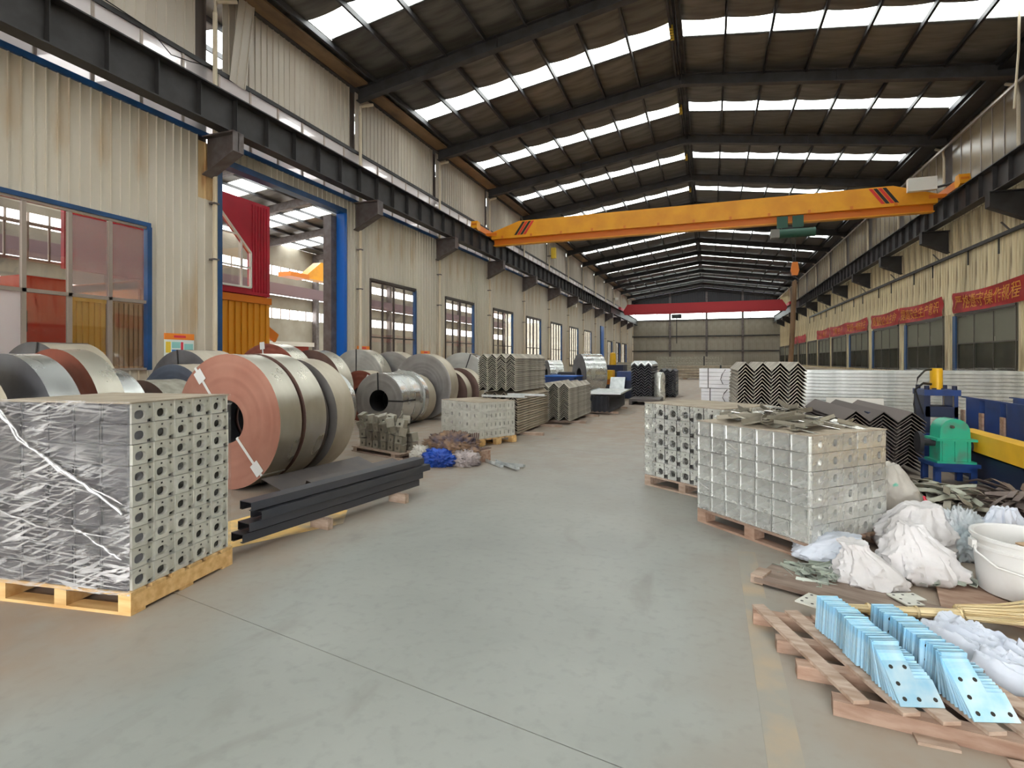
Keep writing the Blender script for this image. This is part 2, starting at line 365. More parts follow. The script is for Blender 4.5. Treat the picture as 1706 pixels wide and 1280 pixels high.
# ================================================================== FLOOR
def floor_material():
    m = bpy.data.materials.new('floor_concrete'); m.use_nodes = True
    nt = m.node_tree; N, L = nt.nodes, nt.links; p = N['Principled BSDF']
    tc = N.new('ShaderNodeTexCoord'); sx = N.new('ShaderNodeSeparateXYZ'); L.new(tc.outputs['Object'], sx.inputs[0])
    def noise_(sc, det=6, st=(1, 1, 1), dist=0.0):
        mp = N.new('ShaderNodeMapping'); mp.inputs['Scale'].default_value = st; L.new(tc.outputs['Object'], mp.inputs[0])
        n = N.new('ShaderNodeTexNoise'); n.inputs['Scale'].default_value = sc; n.inputs['Detail'].default_value = det
        n.inputs['Distortion'].default_value = dist
        L.new(mp.outputs[0], n.inputs['Vector']); return n.outputs['Fac']
    def rng(v, a, b, c=0.0, d=1.0):
        r = N.new('ShaderNodeMapRange'); r.inputs[1].default_value = a; r.inputs[2].default_value = b
        r.inputs[3].default_value = c; r.inputs[4].default_value = d; L.new(v, r.inputs[0]); return r.outputs[0]
    def math_(op, a, b):
        n = N.new('ShaderNodeMath'); n.operation = op
        for i, q in enumerate((a, b)):
            if isinstance(q, float): n.inputs[i].default_value = q
            else: L.new(q, n.inputs[i])
        return n.outputs[0]
    def mix(f, a, b):
        n = N.new('ShaderNodeMix'); n.data_type = 'RGBA'; L.new(f, n.inputs[0])
        for i, q in ((6, a), (7, b)):
            if isinstance(q, tuple): n.inputs[i].default_value = (*q, 1)
            else: L.new(q, n.inputs[i])
        return n.outputs[2]
    n1 = noise_(0.9); n2 = noise_(3.5, 8); n3 = noise_(14, 8); n4 = noise_(0.35, 4)
    base = mix(rng(n1, .35, .68), srgb(151, 154, 148), srgb(137, 140, 135))
    base = mix(rng(n3, .52, .75, 0, .35), base, srgb(116, 120, 115))
    # dust tracked in beside the aisle and further down the hall
    ex = math_('ABSOLUTE', math_('ADD', sx.outputs[0], 1.35), 0.0)
    side = rng(math_('ADD', ex, math_('MULTIPLY', n1, 1.2)), 1.7, 2.7)
    far = rng(math_('ADD', sx.outputs[1], math_('MULTIPLY', n4, 6.0)), 7.0, 15.0)
    dust = math_('MAXIMUM', side, far)
    dust = math_('MULTIPLY', dust, rng(n2, .25, .6, .55, 1.0))
    col = mix(dust, base, srgb(152, 135, 119))
    col = mix(rng(noise_(1.7, 10, (1, .5, 1), 1.2), .60, .74, 0, .5), col, srgb(118, 116, 110))
    L.new(col, p.inputs['Base Color'])
    L.new(rng(dust, 0, 1, .36, .75), p.inputs['Roughness'])
    b = N.new('ShaderNodeBump'); b.inputs['Strength'].default_value = .08; b.inputs['Distance'].default_value = .01
    L.new(n3, b.inputs['Height']); L.new(b.outputs[0], p.inputs['Normal'])
    MAT['floor_concrete'] = m
floor_material()
XL = -34.0
floor = struct('floor', 'dusty grey green concrete floor of the hall', 'floor', mb=MB().box(XL, 17, Y0-14, Y1+0.3, -0.30, -0.03), mat='earth')
def jy(x, k): return 2.0-0.175*(x+0.28)+k*6.5
def slab(poly):
    MB().prism(poly, 'z', -0.03, 0.0).obj('floor_slab', 'floor_concrete', floor)
g_ = 0.0025
slab([(XL, Y0-14), (17, Y0-14), (17, jy(17, 0)-g_), (XL, jy(XL, 0)-g_)])
for k in range(0, 3):
    for xa, xb in ((XL, -5.9), (-5.9, 4.4), (4.4, 17)):
        slab([(xa+g_, jy(xa, k)+g_), (xb-g_, jy(xb, k)+g_), (xb-g_, jy(xb, k+1)-g_), (xa+g_, jy(xa, k+1)-g_)])
slab([(XL, jy(XL, 3)+g_), (17, jy(17, 3)+g_), (17, Y1+.3), (XL, Y1+.3)])
for nm, x0, x1, y0, y1, mt in (('trim_2', 0.2, 0.33, 1.2, 4.6, 'lane_paint_worn'),):
    o = MB().box(x0, x1, y0, y1, 0.0, 0.0022).obj(nm, mt)
    tag(o, 'faded orange lane stripe painted along the right of the aisle', 'floor marking', kind='structure')

o = MB().prism([(-3.70, 3.05), (-3.16, 4.12), (-3.40, 4.50), (-4.15, 4.05), (-4.3, 3.15)], 'z', 0.0, 0.0022).obj('sunlit_floor_patch', 'sunlit_floor_paint'); tag(o, 'sunlight painted as a yellow floor patch under the dark channel stack', 'floor marking', kind='structure')  # patch of sunlight, painted on the floor as a thin yellow polygon

# ================================================================== CLADDING
def sheet_mesh(w, h, mat, pitch=0.21, depth=0.028):
    def build():
        ys = []; n = max(1, round(w/pitch)); p = w/n
        prof = []
        for i in range(n):
            b = i*p
            prof += [(b, 0), (b+p*0.80, 0), (b+p*0.84, depth), (b+p*0.95, depth)]
        prof.append((w, 0))
        vs = [(x, y, z) for z in (0, h) for y, x in prof]
        m = len(prof)
        # back skin gives the sheet a thickness
        vs += [(-0.012, y, z) for z in (0, h) for y in (0, w)]
        o = 2*m
        fs = [(i, i+1, m+i+1, m+i) for i in range(m-1)]
        fs += [(o, o+2, o+3, o+1), (0, m, o+2, o), (m-1, o+1, o+3, 2*m-1)]
        mb = MB().add(vs, fs)
        return mb.mesh('cladding_sheet', mat)
    return cached(('sheet', round(w, 3), round(h, 3), mat, pitch), build)
def clad(parent, x, sgn, y0, y1, z0, z1, mat, sw=0.84, pitch=0.21):
    n = max(1, round((y1-y0)/sw)); w = (y1-y0)/n
    for i in range(n):
        me = sheet_mesh(w-0.004, z1-z0, mat, pitch)
        if sgn > 0: place('cladding_sheet', me, parent, (x, y0+i*w, z0))
        else: place('cladding_sheet', me, parent, (x, y0+(i+1)*w, z0), PI)

wall_left = struct('wall_left', 'long left wall of ribbed cream metal sheets with windows', 'wall')
wall_right = struct('wall_right', 'long right wall of stained cream metal sheets', 'wall')
wall_back = struct('wall_back', 'grey ribbed metal end wall at the far end of the hall', 'wall')
wall_front = struct('wall_front', 'entrance wall behind the viewer with a tall open doorway', 'wall')
ZC0, ZC1 = 7.08, 8.82     # clerestory band
win_n = [0]
def window_left(y0, y1, z0, z1, ncol, zs, label, jamb='blue_trim', pane='pane', panes=None, frame='alu', fw=0.05, x=A, head='blue_trim', x_in=0.06, jw=0.10):
    """glazed opening in a wall parallel to y; zs: transom heights"""
    win_n[0] += 1
    w = struct('window_%d' % win_n[0], label, 'window', (x, y0, z0))
    W, H = y1-y0, z1-z0
    s = 1 if x_in > 0 else -1
    fr = MB()
    fr.box(-0.03, x_in, 0, W, H-0.05, H); fr.box(-0.03, x_in, 0, W, 0, 0.05)
    fr.obj('window_frame', frame, w)
    if head: MB().box(-0.04, x_in+s*0.03, -0.06, W+0.08, H, H+0.09).obj('head_trim', head, w)
    if jamb: MB().box(-0.04, x_in+s*0.03, W, W+jw, 0, H).obj('jamb', jamb, w)
    MB().box(-0.04, x_in, -0.05, 0.0, 0, H).obj('jamb', frame, w)
    cw = W/ncol
    for i in range(1, ncol): MB().box(-0.03, x_in*0.8, i*cw-fw/2, i*cw+fw/2, 0.05, H-0.05).obj('mullion', frame, w)
    lv = [0.05]+[z-z0 for z in zs]+[H-0.05]
    for z in lv[1:-1]: MB().box(-0.03, x_in*0.8, 0, W, z-fw/2, z+fw/2).obj('transom', frame, w)
    for i in range(ncol):
        for j in range(len(lv)-1):
            mt = (panes or {}).get((i, j), pane)
            MB().box(-0.004, 0.004, i*cw+fw/2, (i+1)*cw-fw/2, lv[j]+fw/2, lv[j+1]-fw/2).obj('pane', mt, w)
    return w
def ordinal(n):
    o = ['first', 'second', 'third', 'fourth', 'fifth', 'sixth', 'seventh', 'eighth', 'ninth', 'tenth', 'eleventh', 'twelfth', 'thirteenth', 'fourteenth', 'fifteenth', 'sixteenth', 'seventeenth', 'eighteenth', 'nineteenth']
    if n < 19: return o[n]
    t = {1: 'twent', 2: 'thirt', 3: 'fort'}[(n+1)//10-1]; u = (n+1) % 10
    return t+'ieth' if u == 0 else t+'y-'+o[u-1]
ORD = ['first', 'second', 'third', 'fourth', 'fifth', 'sixth', 'seventh', 'eighth', 'ninth', 'tenth', 'eleventh', 'twelfth', 'thirteenth', 'fourteenth', 'fifteenth']

# lower left wall, bay by bay
LX = A-0.02
clad(wall_left, LX, 1, fy(-3), fy(-1), 0, ZC0-0.06, 'clad_left', 1.0, 0.25)
WB = (4.66, 8.44, 1.28, 4.45)
clad(wall_left, LX, 1, fy(-1), WB[0]-0.05, 0, ZC0-0.06, 'clad_left')
clad(wall_left, LX, 1, WB[0]-0.05, WB[1]+0.1, 0, WB[2], 'clad_left')
clad(wall_left, LX, 1, WB[0]-0.05, WB[1]+0.1, WB[3]+0.08, ZC0-0.06, 'clad_left')
clad(wall_left, LX, 1, WB[1]+0.1, fy(0)-0.33, 0, ZC0-0.06, 'clad_left')
clad(wall_left, LX, 1, fy(0)-0.33, fy(0)+0.12, 0, 5.5, 'clad_left', 0.45)
clad(wall_left, LX+0.01, 1, fy(0)-0.33, fy(0)+0.12, 5.5, 6.9, 'clad_rust', 0.45)
window_left(*WB, 5, [2.78], 'wide two row window with rose tinted panes left of the big doorway', panes={(3, 0): 'pane', (4, 0): 'pane', (2, 0): 'pane', (0, 1): 'pane', (1, 1): 'pane', (2, 1): 'pane', (3, 1): 'pane_rose', (4, 1): 'pane_rose'}, pane='pane_milky', frame='alu', fw=0.07)
# big doorway in bay 0
clad(wall_left, LX, 1, fy(0)+0.12, fy(1)-0.7, 6.62, ZC0-0.06, 'clad_left')
clad(wall_left, LX, 1, fy(1)-0.7, fy(1)+0.1, 0, ZC0-0.06, 'clad_left')
d1 = struct('door_1', 'tall blue framed open doorway into the neighbouring hall', 'doorway', (A, 10.24, 0))
MB().box(-0.22, 0.10, 0, 0.14, 0, 6.5).obj('jamb', 'blue_trim', d1)
MB().box(-0.22, 0.10, 5.02, 5.16, 0, 6.5).obj('jamb', 'blue_bright', d1)
MB().box(-0.22, 0.10, 0, 5.16, 6.5, 6.66).obj('lintel', 'blue_trim', d1)
MB().box(-0.55, -0.23, 4.75, 5.2, 0, 6.4).obj('inner_post', 'bracket_paint', d1)
for k in range(1, 13):
    y0 = fy(k)
    a, b, t = y0+0.8, y0+3.9, 4.42
    if k == 8:      # blue doorway
        a, b, t = y0+3.2, y0+5.2, 5.4
        clad(wall_left, LX, 1, y0+0.1, a, 0, ZC0-0.06, 'clad_left', 0.85)
        clad(wall_left, LX, 1, b, y0+6.1, 0, ZC0-0.06, 'clad_left', 0.85)
        clad(wall_left, LX, 1, a, b, t, ZC0-0.06, 'clad_left', 0.85)
        d2 = struct('door_2', 'narrow doorway with a bright blue leaf far down the left wall', 'door', (A, a, 0))
        leaf = MB().box(-0.06, 0.05, 0, b-a, 0, t).obj('leaf', 'blue_bright', d2)
        MB().box(-0.06, 0.12, -0.1, 0, 0, t).obj('jamb', 'blue_trim', d2)
        MB().box(0.05, 0.1, b-a-0.3, b-a-0.2, 1.0, 1.3).obj('handle', 'alu', leaf)
        continue
    if k == 9: a, b, t = y0+1.8, y0+4.8, 3.8
    if k == 10: a, b, t = y0+2.1, y0+5.2, 3.8
    if k == 11: a, b, t = y0+0.9, y0+5.2, 3.8
    if k == 12:
        clad(wall_left, LX, 1, y0+0.1, y0+6.0, 0, ZC0-0.06, 'clad_left', 1.2); continue
    sw = 0.84 if k < 5 else 1.2
    clad(wall_left, LX, 1, y0+0.1, a-0.05, 0, ZC0-0.06, 'clad_left', sw)
    clad(wall_left, LX, 1, b+0.1, y0+6.1, 0, ZC0-0.06, 'clad_left', sw)
    clad(wall_left, LX, 1, a-0.05, b+0.1, t+0.08, ZC0-0.06, 'clad_left', sw)
    clad(wall_left, LX, 1, a-0.05, b+0.1, 0, 0.95, 'clad_left', sw)
    window_left(a, b, 0.95, t, 4, [2.35], 'dark framed two row window, %s along the left wall beyond the big doorway' % ORD[min(k-1, 14)],
                frame='alu_dark', head='alu_dark', fw=0.042, pane='pane')
# clerestory: continuous glazed band
cl = struct('window_%d' % (win_n[0]+1), 'continuous clerestory strip window behind the left crane beam', 'window', (A, 0, 0)); win_n[0] += 1
MB().box(-0.06, 0.05, Y0, Y1, ZC0-0.06, ZC0+0.06).obj('sill_trim', 'blue_trim', cl)
MB().box(-0.06, 0.05, Y0, Y1, ZC1-0.04, ZC1+0.07).obj('head_trim', 'dark_steel', cl)
mull = MB().box(-0.03, 0.03, -0.03, 0.03, ZC0, ZC1).mesh('mullion', 'alu'); pn = MB().box(-0.004, 0.004, 0.03, 0.97, ZC0+0.05, ZC1-0.04).mesh('pane', 'pane_milky')
for k in range(-3, 9):
    for i in range(6):
        place('mullion', mull, cl, (0, fy(k)+i+0.25, 0)); place('pane', pn, cl, (0, fy(k)+i+0.25, 0))
far = MB(); farp = MB()
for k in range(9, 13):
    for i in range(6):
        far.box(-0.03, 0.03, fy(k)+i+0.22, fy(k)+i+0.28, ZC0, ZC1); farp.box(-0.004, 0.004, fy(k)+i+0.28, fy(k)+i+1.22, ZC0, ZC1)
far.obj('far_mullions', 'alu', cl)['kind'] = 'stuff'; farp.obj('far_panes', 'pane_milky', cl)['kind'] = 'stuff'
# upper cladding
for k in range(-3, 13):
    y0 = fy(k)
    ya = y0-0.05 if k != 0 else y0+0.42
    clad(wall_left, A-0.05, 1, ya, y0+5.62, ZC1+0.07, 11.0, 'clad_up', 0.90 if k < 6 else 1.4)
# loose sheet hanging askew by the first column
o = place('loose_cladding_sheet', sheet_mesh(0.5, 3.2, 'clad_up'), None, (A+0.12, fy(0)+0.50, 8.2), (0.0, 0, 0)); o.rotation_euler = (math.radians(-6), 0.03, 0)
o.location = (A+0.10, fy(0)+0.50, 8.75)
tag(o, 'loose cream cladding sheet hanging askew beside the first column', 'metal sheet')
# columns and downpipes of the left wall
col_l = MB().box(-0.22, 0.02, -0.18, -0.16, 0, 10.95).box(-0.22, 0.02, 0.16, 0.18, 0, 10.95).box(-0.15, -0.05, -0.16, 0.16, 0, 10.95).mesh('column', 'column_paint')
rod = [(0.28, 0.55, 10.75), (0.16, 0.28, 10.62), (0.10, 0.08, 10.5), (0.10, 0.06, 10.2), (0.10, 0.06, 5), (0.10, 0.06, 0.0)]
pipe = MB().tube(rod, 0.055, 8).mesh('downpipe', 'pipe_white', True)
clip = MB().box(-0.03, 0.17, -0.02, 0.13, 0, 0.04).mesh('pipe_clip', 'bracket_paint')
for k in range(-3, 14):
    c = place('column', col_l, wall_left, (A-0.10, fy(k)-0.22, 0))
    pos = [(-11.76, 'first'), ]
    p_ = place('downpipe', pipe, None, (A, fy(k), 0))
    if k < 0: bpy.data.objects.remove(p_); continue
    tag(p_, 'cream downpipe at the %s left wall column counted from the viewer' % ORD[k], 'pipe', 'downpipes on the left wall')
    for z in (1.6, 4.0, 5.4): place('pipe_clip', clip, p_, (0, 0, z))

# ================================================================== RIGHT WALL
for k in range(-3, 13):
    y0 = fy(k)
    sw = 0.84 if k < 6 else 1.5
    clad(wall_right, B, -1, y0-0.5, y0+0.5, 0, 3.42, 'clad_right', 1.0, 0.25)
    clad(wall_right, B, -1, y0-0.5, y0+5.5, 3.42, 7.3, 'clad_right', sw, 0.28)
    clad(wall_right, B, -1, y0+0.5, y0+5.5, 0, 0.95, 'clad_right', sw)
    if k >= 1:
        window_left(y0+0.55, y0+5.15, 0.97, 3.32, 3, [2.16], 'dim green glazed window in the right wall, %s bay from the viewer' % ORD[min(k, 14)],
                    jamb='blue_trim' if k < 6 else 'alu_dark', pane='pane_dim', panes={(0, 0): 'pane_dark', (1, 0): 'pane_dark', (2, 0): 'pane_dark'}, frame='alu_dark', head='alu_dark', fw=0.04, x=B, x_in=-0.06, jw=0.30)
    else:
        clad(wall_right, B, -1, y0+0.5, y0+5.5, 0.95, 3.42, 'clad_right', 1.25)
# upper right: tan frosted panels between columns
fp = cached('frost', lambda: MB().box(-0.01, 0.01, 0.03, 0.86, 0, 2.95).mesh('frosted_panel', 'frost_tan'))
mu = MB().box(-0.03, 0.03, -0.02, 0.03, 7.9, 11.0).mesh('panel_rail', 'alu')
for k in range(1, 11):
    for i in range(6):
        place('frosted_panel', fp, wall_right, (B, fy(k)+0.5+i*0.86, 7.95)); place('panel_rail', mu, wall_right, (B, fy(k)+0.5+i*0.86, 0))
clad(wall_right, B, -1, fy(11)+.3, fy(13)-.3, 7.9, 11.0, 'clad_right', 1.4)
clad(wall_right, B, -1, fy(-3)+.3, fy(1)-.3, 7.9, 11.0, 'clad_right', 1.4)
MB().box(-0.05, 0.05, Y0, Y1, 7.3, 7.95).obj('beam_backing', 'clad_right', wall_right, loc=(B+0.02, 0, 0))
col_r = MB().box(-0.02, 0.22, -0.22, -0.20, 0, 10.95).box(-0.02, 0.22, 0.20, 0.22, 0, 10.95).box(-0.05, 0.03, -0.49, 0.49, 7.3, 10.95).mesh('column', 'column_paint')
pipe_r = MB().tube([(-0.30, 0.4, 10.75), (-0.12, 0.1, 10.55), (-0.10, 0.06, 10.2), (-0.10, 0.06, 7.95)], 0.055, 8).mesh('downpipe', 'pipe_white', True)
for k in range(-3, 14):
    place('column', col_r, wall_right, (B+0.06, fy(k), 0))
    if 2 <= k < 12:
        tag(place('downpipe', pipe_r, None, (B, fy(k)+0.2, 0)), 'short cream downpipe high on the right wall, %s column from the viewer' % ORD[k], 'pipe', 'downpipes on the right wall')
MB().box(B-0.32, B-0.24, Y0, Y1, 10.42, 10.5).obj('wall_conduit', 'alu', wall_right)
# conduit rail low on the right wall with hanging droppers
cr = thing('conduit_rail', 'dark conduit rail running along the right wall under the crane brackets', 'rail', (B, 0, 5.85))
MB().box(-0.14, -0.04, 12, 62, -0.06, 0.06).obj('rail', 'dark_steel', cr)
dr = MB().box(-0.10, -0.06, -0.03, 0.03, -0.62, -0.05).mesh('dropper', 'dark_steel')
br = MB().bar((-0.05, 0, 0.05), (-0.30, 0, 0.35), 0.08, 0.03).mesh('angled_stub', 'bracket_paint')
for k in range(1, 9):
    for d in (1.6, 4.0): place('dropper', dr, cr, (0, fy(k)+d, 0))
    place('angled_stub', br, cr, (0, fy(k)+0.9, 0))

# ================================================================== END WALLS
nb = 20
for i in range(nb):
    w = (B-A)/nb
    o = place('cladding_sheet', sheet_mesh(w-0.004, 7.75, 'clad_back', 0.27), wall_back, (A+i*w, Y1+0.1, 0), -PI/2)
    zt = min(roof_z(A+i*w), roof_z(A+(i+1)*w))
    place('cladding_sheet', sheet_mesh(w-0.004, round(zt-9.0, 2), 'chev_black', 0.27), wall_back, (A+i*w, Y1+0.1, 9.0), -PI/2)
MB().box(A-.3, B+.3, Y1+0.14, Y1+0.24, 0, 7.8).obj('outer_skin', 'clad_back', wall_back); MB().box(A-.3, B+.3, Y1+0.14, Y1+0.24, 9.0, 12.9).obj('outer_skin', 'chev_black', wall_back)
for z in (2.9, 5.2, 7.75): MB().box(A, B, Y1-0.06, Y1+0.06, z-0.08, z+0.08).obj('girt', 'dark_steel', wall_back)
for x in (-5.9, -0.5, 4.6): MB().box(x-0.15, x+0.15, Y1-0.16, Y1+0.06, 0, 12).obj('gable_column', 'bracket_paint', wall_back)
wb = struct('window_%d' % (win_n[0]+1), 'bright horizontal strip window high in the far end wall', 'window', (0, Y1+0.1, 0)); win_n[0] += 1
for i in range(6):
    w = (B-A-1)/6
    MB().box(A+0.5+i*w+0.05, A+0.5+(i+1)*w-0.05, -0.005, 0.005, 7.85, 9.0).obj('pane', 'skylight_sheet', wb)
    MB().box(A+0.5+i*w-0.05, A+0.5+i*w+0.05, -0.03, 0.03, 7.8, 9.0).obj('mullion', 'alu_dark', wb)
# entrance wall with a wide doorway (the photographer stands just inside it)
for x0, x1, z0, z1 in ((A, -5.6, 0, 11), (3.6, B, 0, 11), (-5.6, 3.6, 5.4, 12.7)):
    MB().box(x0, x1, Y0-0.1, Y0+0.1, z0, z1).obj('wall_panel', 'clad_left', wall_front)

# ================================================================== ROOF
ceiling = struct('ceiling', 'pitched roof of dark rafters, purlins and sagging insulation with skylight strips', 'roof')
PX = [0.15+1.39*i for i in range(8)]
def roof_quad(s, d0, d1, y0, y1, sag, mat, name, key):
    """one panel between two purlins: d = distance from the ridge, s = slope side"""
    def build():
        nx, ny = 6, 4; vs = []; fs = []
        for j in range(ny+1):
            for i in range(nx+1):
                u, v = i/nx, j/ny
                d = d0+(d1-d0)*u
                z = -0.144*(d-d0)-sag*math.sin(PI*u)**0.8*(0.75+0.25*math.sin(PI*v))
                vs.append((s*(d-d0), (y1-y0)*v, z))
        for j in range(ny):
            for i in range(nx):
                a = j*(nx+1)+i; fs.append((a, a+1, a+nx+2, a+nx+1))
        n0 = len(vs); vs += [(s*0, 0, .05), (s*(d1-d0), 0, .05-.144*(d1-d0)), (s*(d1-d0), y1-y0, .05-.144*(d1-d0)), (0, y1-y0, .05)]
        fs.append((n0, n0+1, n0+2, n0+3))
        return MB().add(vs, fs).mesh(name, mat, True)
    me = cached(('roof', key, s, round(d1-d0, 3), round(y1-y0, 3), sag), build)
    return me, (XR+s*d0, y0, 12.75-0.144*d0)
SK0, SK1 = 2.55, 3.58
far_ins = MB(); far_sky = MB()
for k in range(K0, K1):
    y0 = fy(k)
    for s in (-1, 1):
        for i in range(8):
            d0 = PX[i]; d1 = PX[i+1] if i < 7 else (XR-A if s < 0 else B-XR)+0.05
            if i == 7:
                spans = [(0.0, 6.0)]
            else:
                spans = [(0.0, SK0), (SK1, 6.0)]
            for a, b in spans:
                sag = 0.075 if i < 7 else 0.02
                me, loc = roof_quad(s, d0, d1, y0+a, y0+b, sag, 'insulation', 'insulation_panel', 'ins')
                if 0 <= k <= 8 and i < 7: place('insulation_panel', me, ceiling, loc)
                else:
                    z0, z1 = 12.75-.144*d0, 12.75-.144*d1
                    far_ins.add([(XR+s*d0, y0+a, z0), (XR+s*d1, y0+a, z1), (XR+s*d1, y0+b, z1), (XR+s*d0, y0+b, z0),
                                 (XR+s*d0, y0+a, z0+.04), (XR+s*d1, y0+a, z1+.04), (XR+s*d1, y0+b, z1+.04), (XR+s*d0, y0+b, z0+.04)],
                                [(0, 1, 2, 3), (4, 7, 6, 5), (0, 4, 5, 1), (2, 6, 7, 3)])
            if i < 7:
                me, loc = roof_quad(s, d0, d1, y0+SK0, y0+SK1, 0.0, 'skylight_sheet', 'skylight_pane', 'sky')
                def sky_mesh():
                    z1 = -.144*(d1-d0); n = 8; vs = []; fs = []
                    for q in range(n+1):
                        v = (SK1-SK0)*q/n; zz = 0.02*(q % 2)
                        vs += [(0, v, zz), (s*(d1-d0), v, z1+zz)]
                    for q in range(n): fs.append((2*q, 2*q+1, 2*q+3, 2*q+2))
                    return MB().add(vs, fs).mesh('skylight_pane', 'skylight_sheet')
                me = cached(('skypane', s, round(d1-d0, 3)), sky_mesh)
                if 0 <= k <= 9: place('skylight_pane', me, ceiling, (loc[0], loc[1], loc[2]+0.02))
                else:
                    z0, z1 = 12.77-.144*d0, 12.77-.144*d1
                    far_sky.add([(XR+s*d0, y0+SK0, z0), (XR+s*d1, y0+SK0, z1), (XR+s*d1, y0+SK1, z1), (XR+s*d0, y0+SK1, z0)], [(0, 1, 2, 3)])
far_ins.obj('far_insulation', 'insulation', ceiling)['kind'] = 'stuff'
far_sky.obj('far_skylights', 'skylight_sheet', ceiling)['kind'] = 'stuff'
MB().box(XR-0.2, XR+0.2, Y0, Y1, 12.74, 12.79).obj('ridge_cap', 'insulation', ceiling)
for s in (-1, 1):
    for i, d in enumerate(PX):
        x = XR+s*d; z = 12.75-.144*d
        m = MB().box(x-0.012, x+0.012, Y0, Y1, z-0.17, z-0.005).box(x-0.012, x+s*0.06, Y0, Y1, z-0.17, z-0.155)
        m.obj('purlin', 'rafter_paint', ceiling)
pur = MB().box(XR-0.05, XR-0.03, Y0, Y1, 12.45, 12.7).box(XR+0.03, XR+0.05, Y0, Y1, 12.45, 12.7).obj('ridge_beam', 'rafter_paint', ceiling)
def rafter_mesh():
    mb = MB()
    for s in (-1, 1):
        xe = A+0.05-XR if s < 0 else B-0.05-XR
        L_ = abs(xe)
        def sec(y0, y1, za, zb, zae, zbe):
            mb.add([(0, y0, za), (xe, y0, zae), (xe, y1, zae), (0, y1, za), (0, y0, zb), (xe, y0, zbe), (xe, y1, zbe), (0, y1, zb)],
                   [(0, 1, 2, 3), (4, 7, 6, 5), (0, 4, 5, 1), (1, 5, 6, 2), (2, 6, 7, 3), (3, 7, 4, 0)])
        t, b = 12.75-.12, 12.75-.50; e = .144*L_
        sec(-0.01, 0.01, b, t, b-e-0.06, t-e)
        sec(-0.13, 0.13, b-.02, b, b-e-0.08, b-e-0.06)
        sec(-0.13, 0.13, t-.02, t, t-e-.02, t-e)
        mb.box(xe*0.5-0.01, xe*0.5+0.01, -0.13, 0.13, b-e/2, t-e/2)
    mb.box(-0.015, 0.015, -0.13, 0.13, 12.2, 12.63)
    return mb.mesh('rafter', 'rafter_paint')
rm = rafter_mesh()
for k in range(K0, K1+1): place('rafter', rm, ceiling, (XR, fy(k), 0))
# soffit board / gutter along the left eave, dark valley on the right
for k in range(-1, 13):
    MB().prism([(A-0.05, 11.02), (A+0.62, 11.06), (A+0.62, 11.12), (A-0.05, 11.1)], 'y', fy(k)+0.25, fy(k+1)-0.25).obj('eave_gutter', 'gutter', ceiling)
MB().box(A-0.3, A+0.1, Y0, Y1, 11.0, 11.3).obj('eave_beam', 'rafter_paint', ceiling)
MB().box(B-0.1, B+0.3, Y0, Y1, 10.85, 11.3).obj('eave_beam', 'dark_steel', ceiling)
MB().box(B-0.75, B-0.05, Y0, Y1, 11.0, 11.06).obj('eave_gutter', 'dark_steel', ceiling)
# yellow clips on the ridge
rc = MB()
for q in range(5): rc.box(-0.06, 0.06, q*0.16, q*0.16+0.09, -0.12, 0.0)
rcm = rc.mesh('ridge_clip', 'sign_yellow')
for k in range(1, 5): place('ridge_clip', rcm, ceiling, (XR-0.14, fy(k)+2.6, 12.66))

# ================================================================== CRANE RUNWAY BEAMS
def runway(x, side, label):
    o = thing('crane_runway_beam', label, 'beam', (x, 0, 0))
    MB().box(-0.012, 0.012, Y0, Y1, 7.05, 7.86).obj('web', 'dark_steel', o)
    MB().box(-0.17, 0.17, Y0, Y1, 7.02, 7.05).obj('bottom_flange', 'dark_steel', o)
    MB().box(-0.22, 0.22, Y0, Y1, 7.86, 7.89).obj('top_flange', 'dark_steel', o)
    MB().box(-0.035, 0.035, Y0, Y1, 7.89, 7.98).obj('rail', 'column_paint', o)
    st = MB().box(-0.14, 0.14, -0.008, 0.008, 7.05, 7.86).mesh('stiffener', 'dark_steel')
    n = 0; y = fy(-1)
    while y < fy(9):
        place('stiffener', st, o, (0, y, 0)); y += 1.0
    s = side
    # tapering bracket that carries the beam off the column
    bm_ = MB()
    x1 = s*0.28; x0 = -s*0.72
    bm_.prism([(x0, 6.05), (x0, 7.0), (x1, 7.0), (x1, 6.55), (-s*0.05, 6.45)], 'y', -0.012, 0.012)
    bm_.box(min(x0, x1), max(x0, x1), -0.16, 0.16, 6.985, 7.018)
    bm_.bar((x0, 0, 6.06), (x1, 0, 6.54), 0.32, 0.03)
    bm_.box(min(x1, x1-s*.02), max(x1, x1-s*.02), -0.16, 0.16, 6.54, 7.0)
    me = bm_.mesh('bracket', 'bracket_paint' if side > 0 else 'dark_steel')
    for k in range(K0, K1): place('bracket', me, o, (0, fy(k)-(0.1 if side > 0 else 0), 0))
    return o
runway(-11.0, 1, 'dark steel crane runway beam along the left wall')
runway(8.85, -1, 'dark steel crane runway beam along the right wall')
cb = MB().tube([(A+0.06, 7.2, 8.95), (A+0.08, 8.5, 8.85), (A+0.08, 9.0, 8.55), (A+0.08, 9.5, 8.65), (A+0.06, 10.2, 8.86)], 0.012, 6).obj('loose_cable', 'rubber', None, True)
tag(cb, 'thin black cable sagging from the trim above the left crane beam', 'cable')

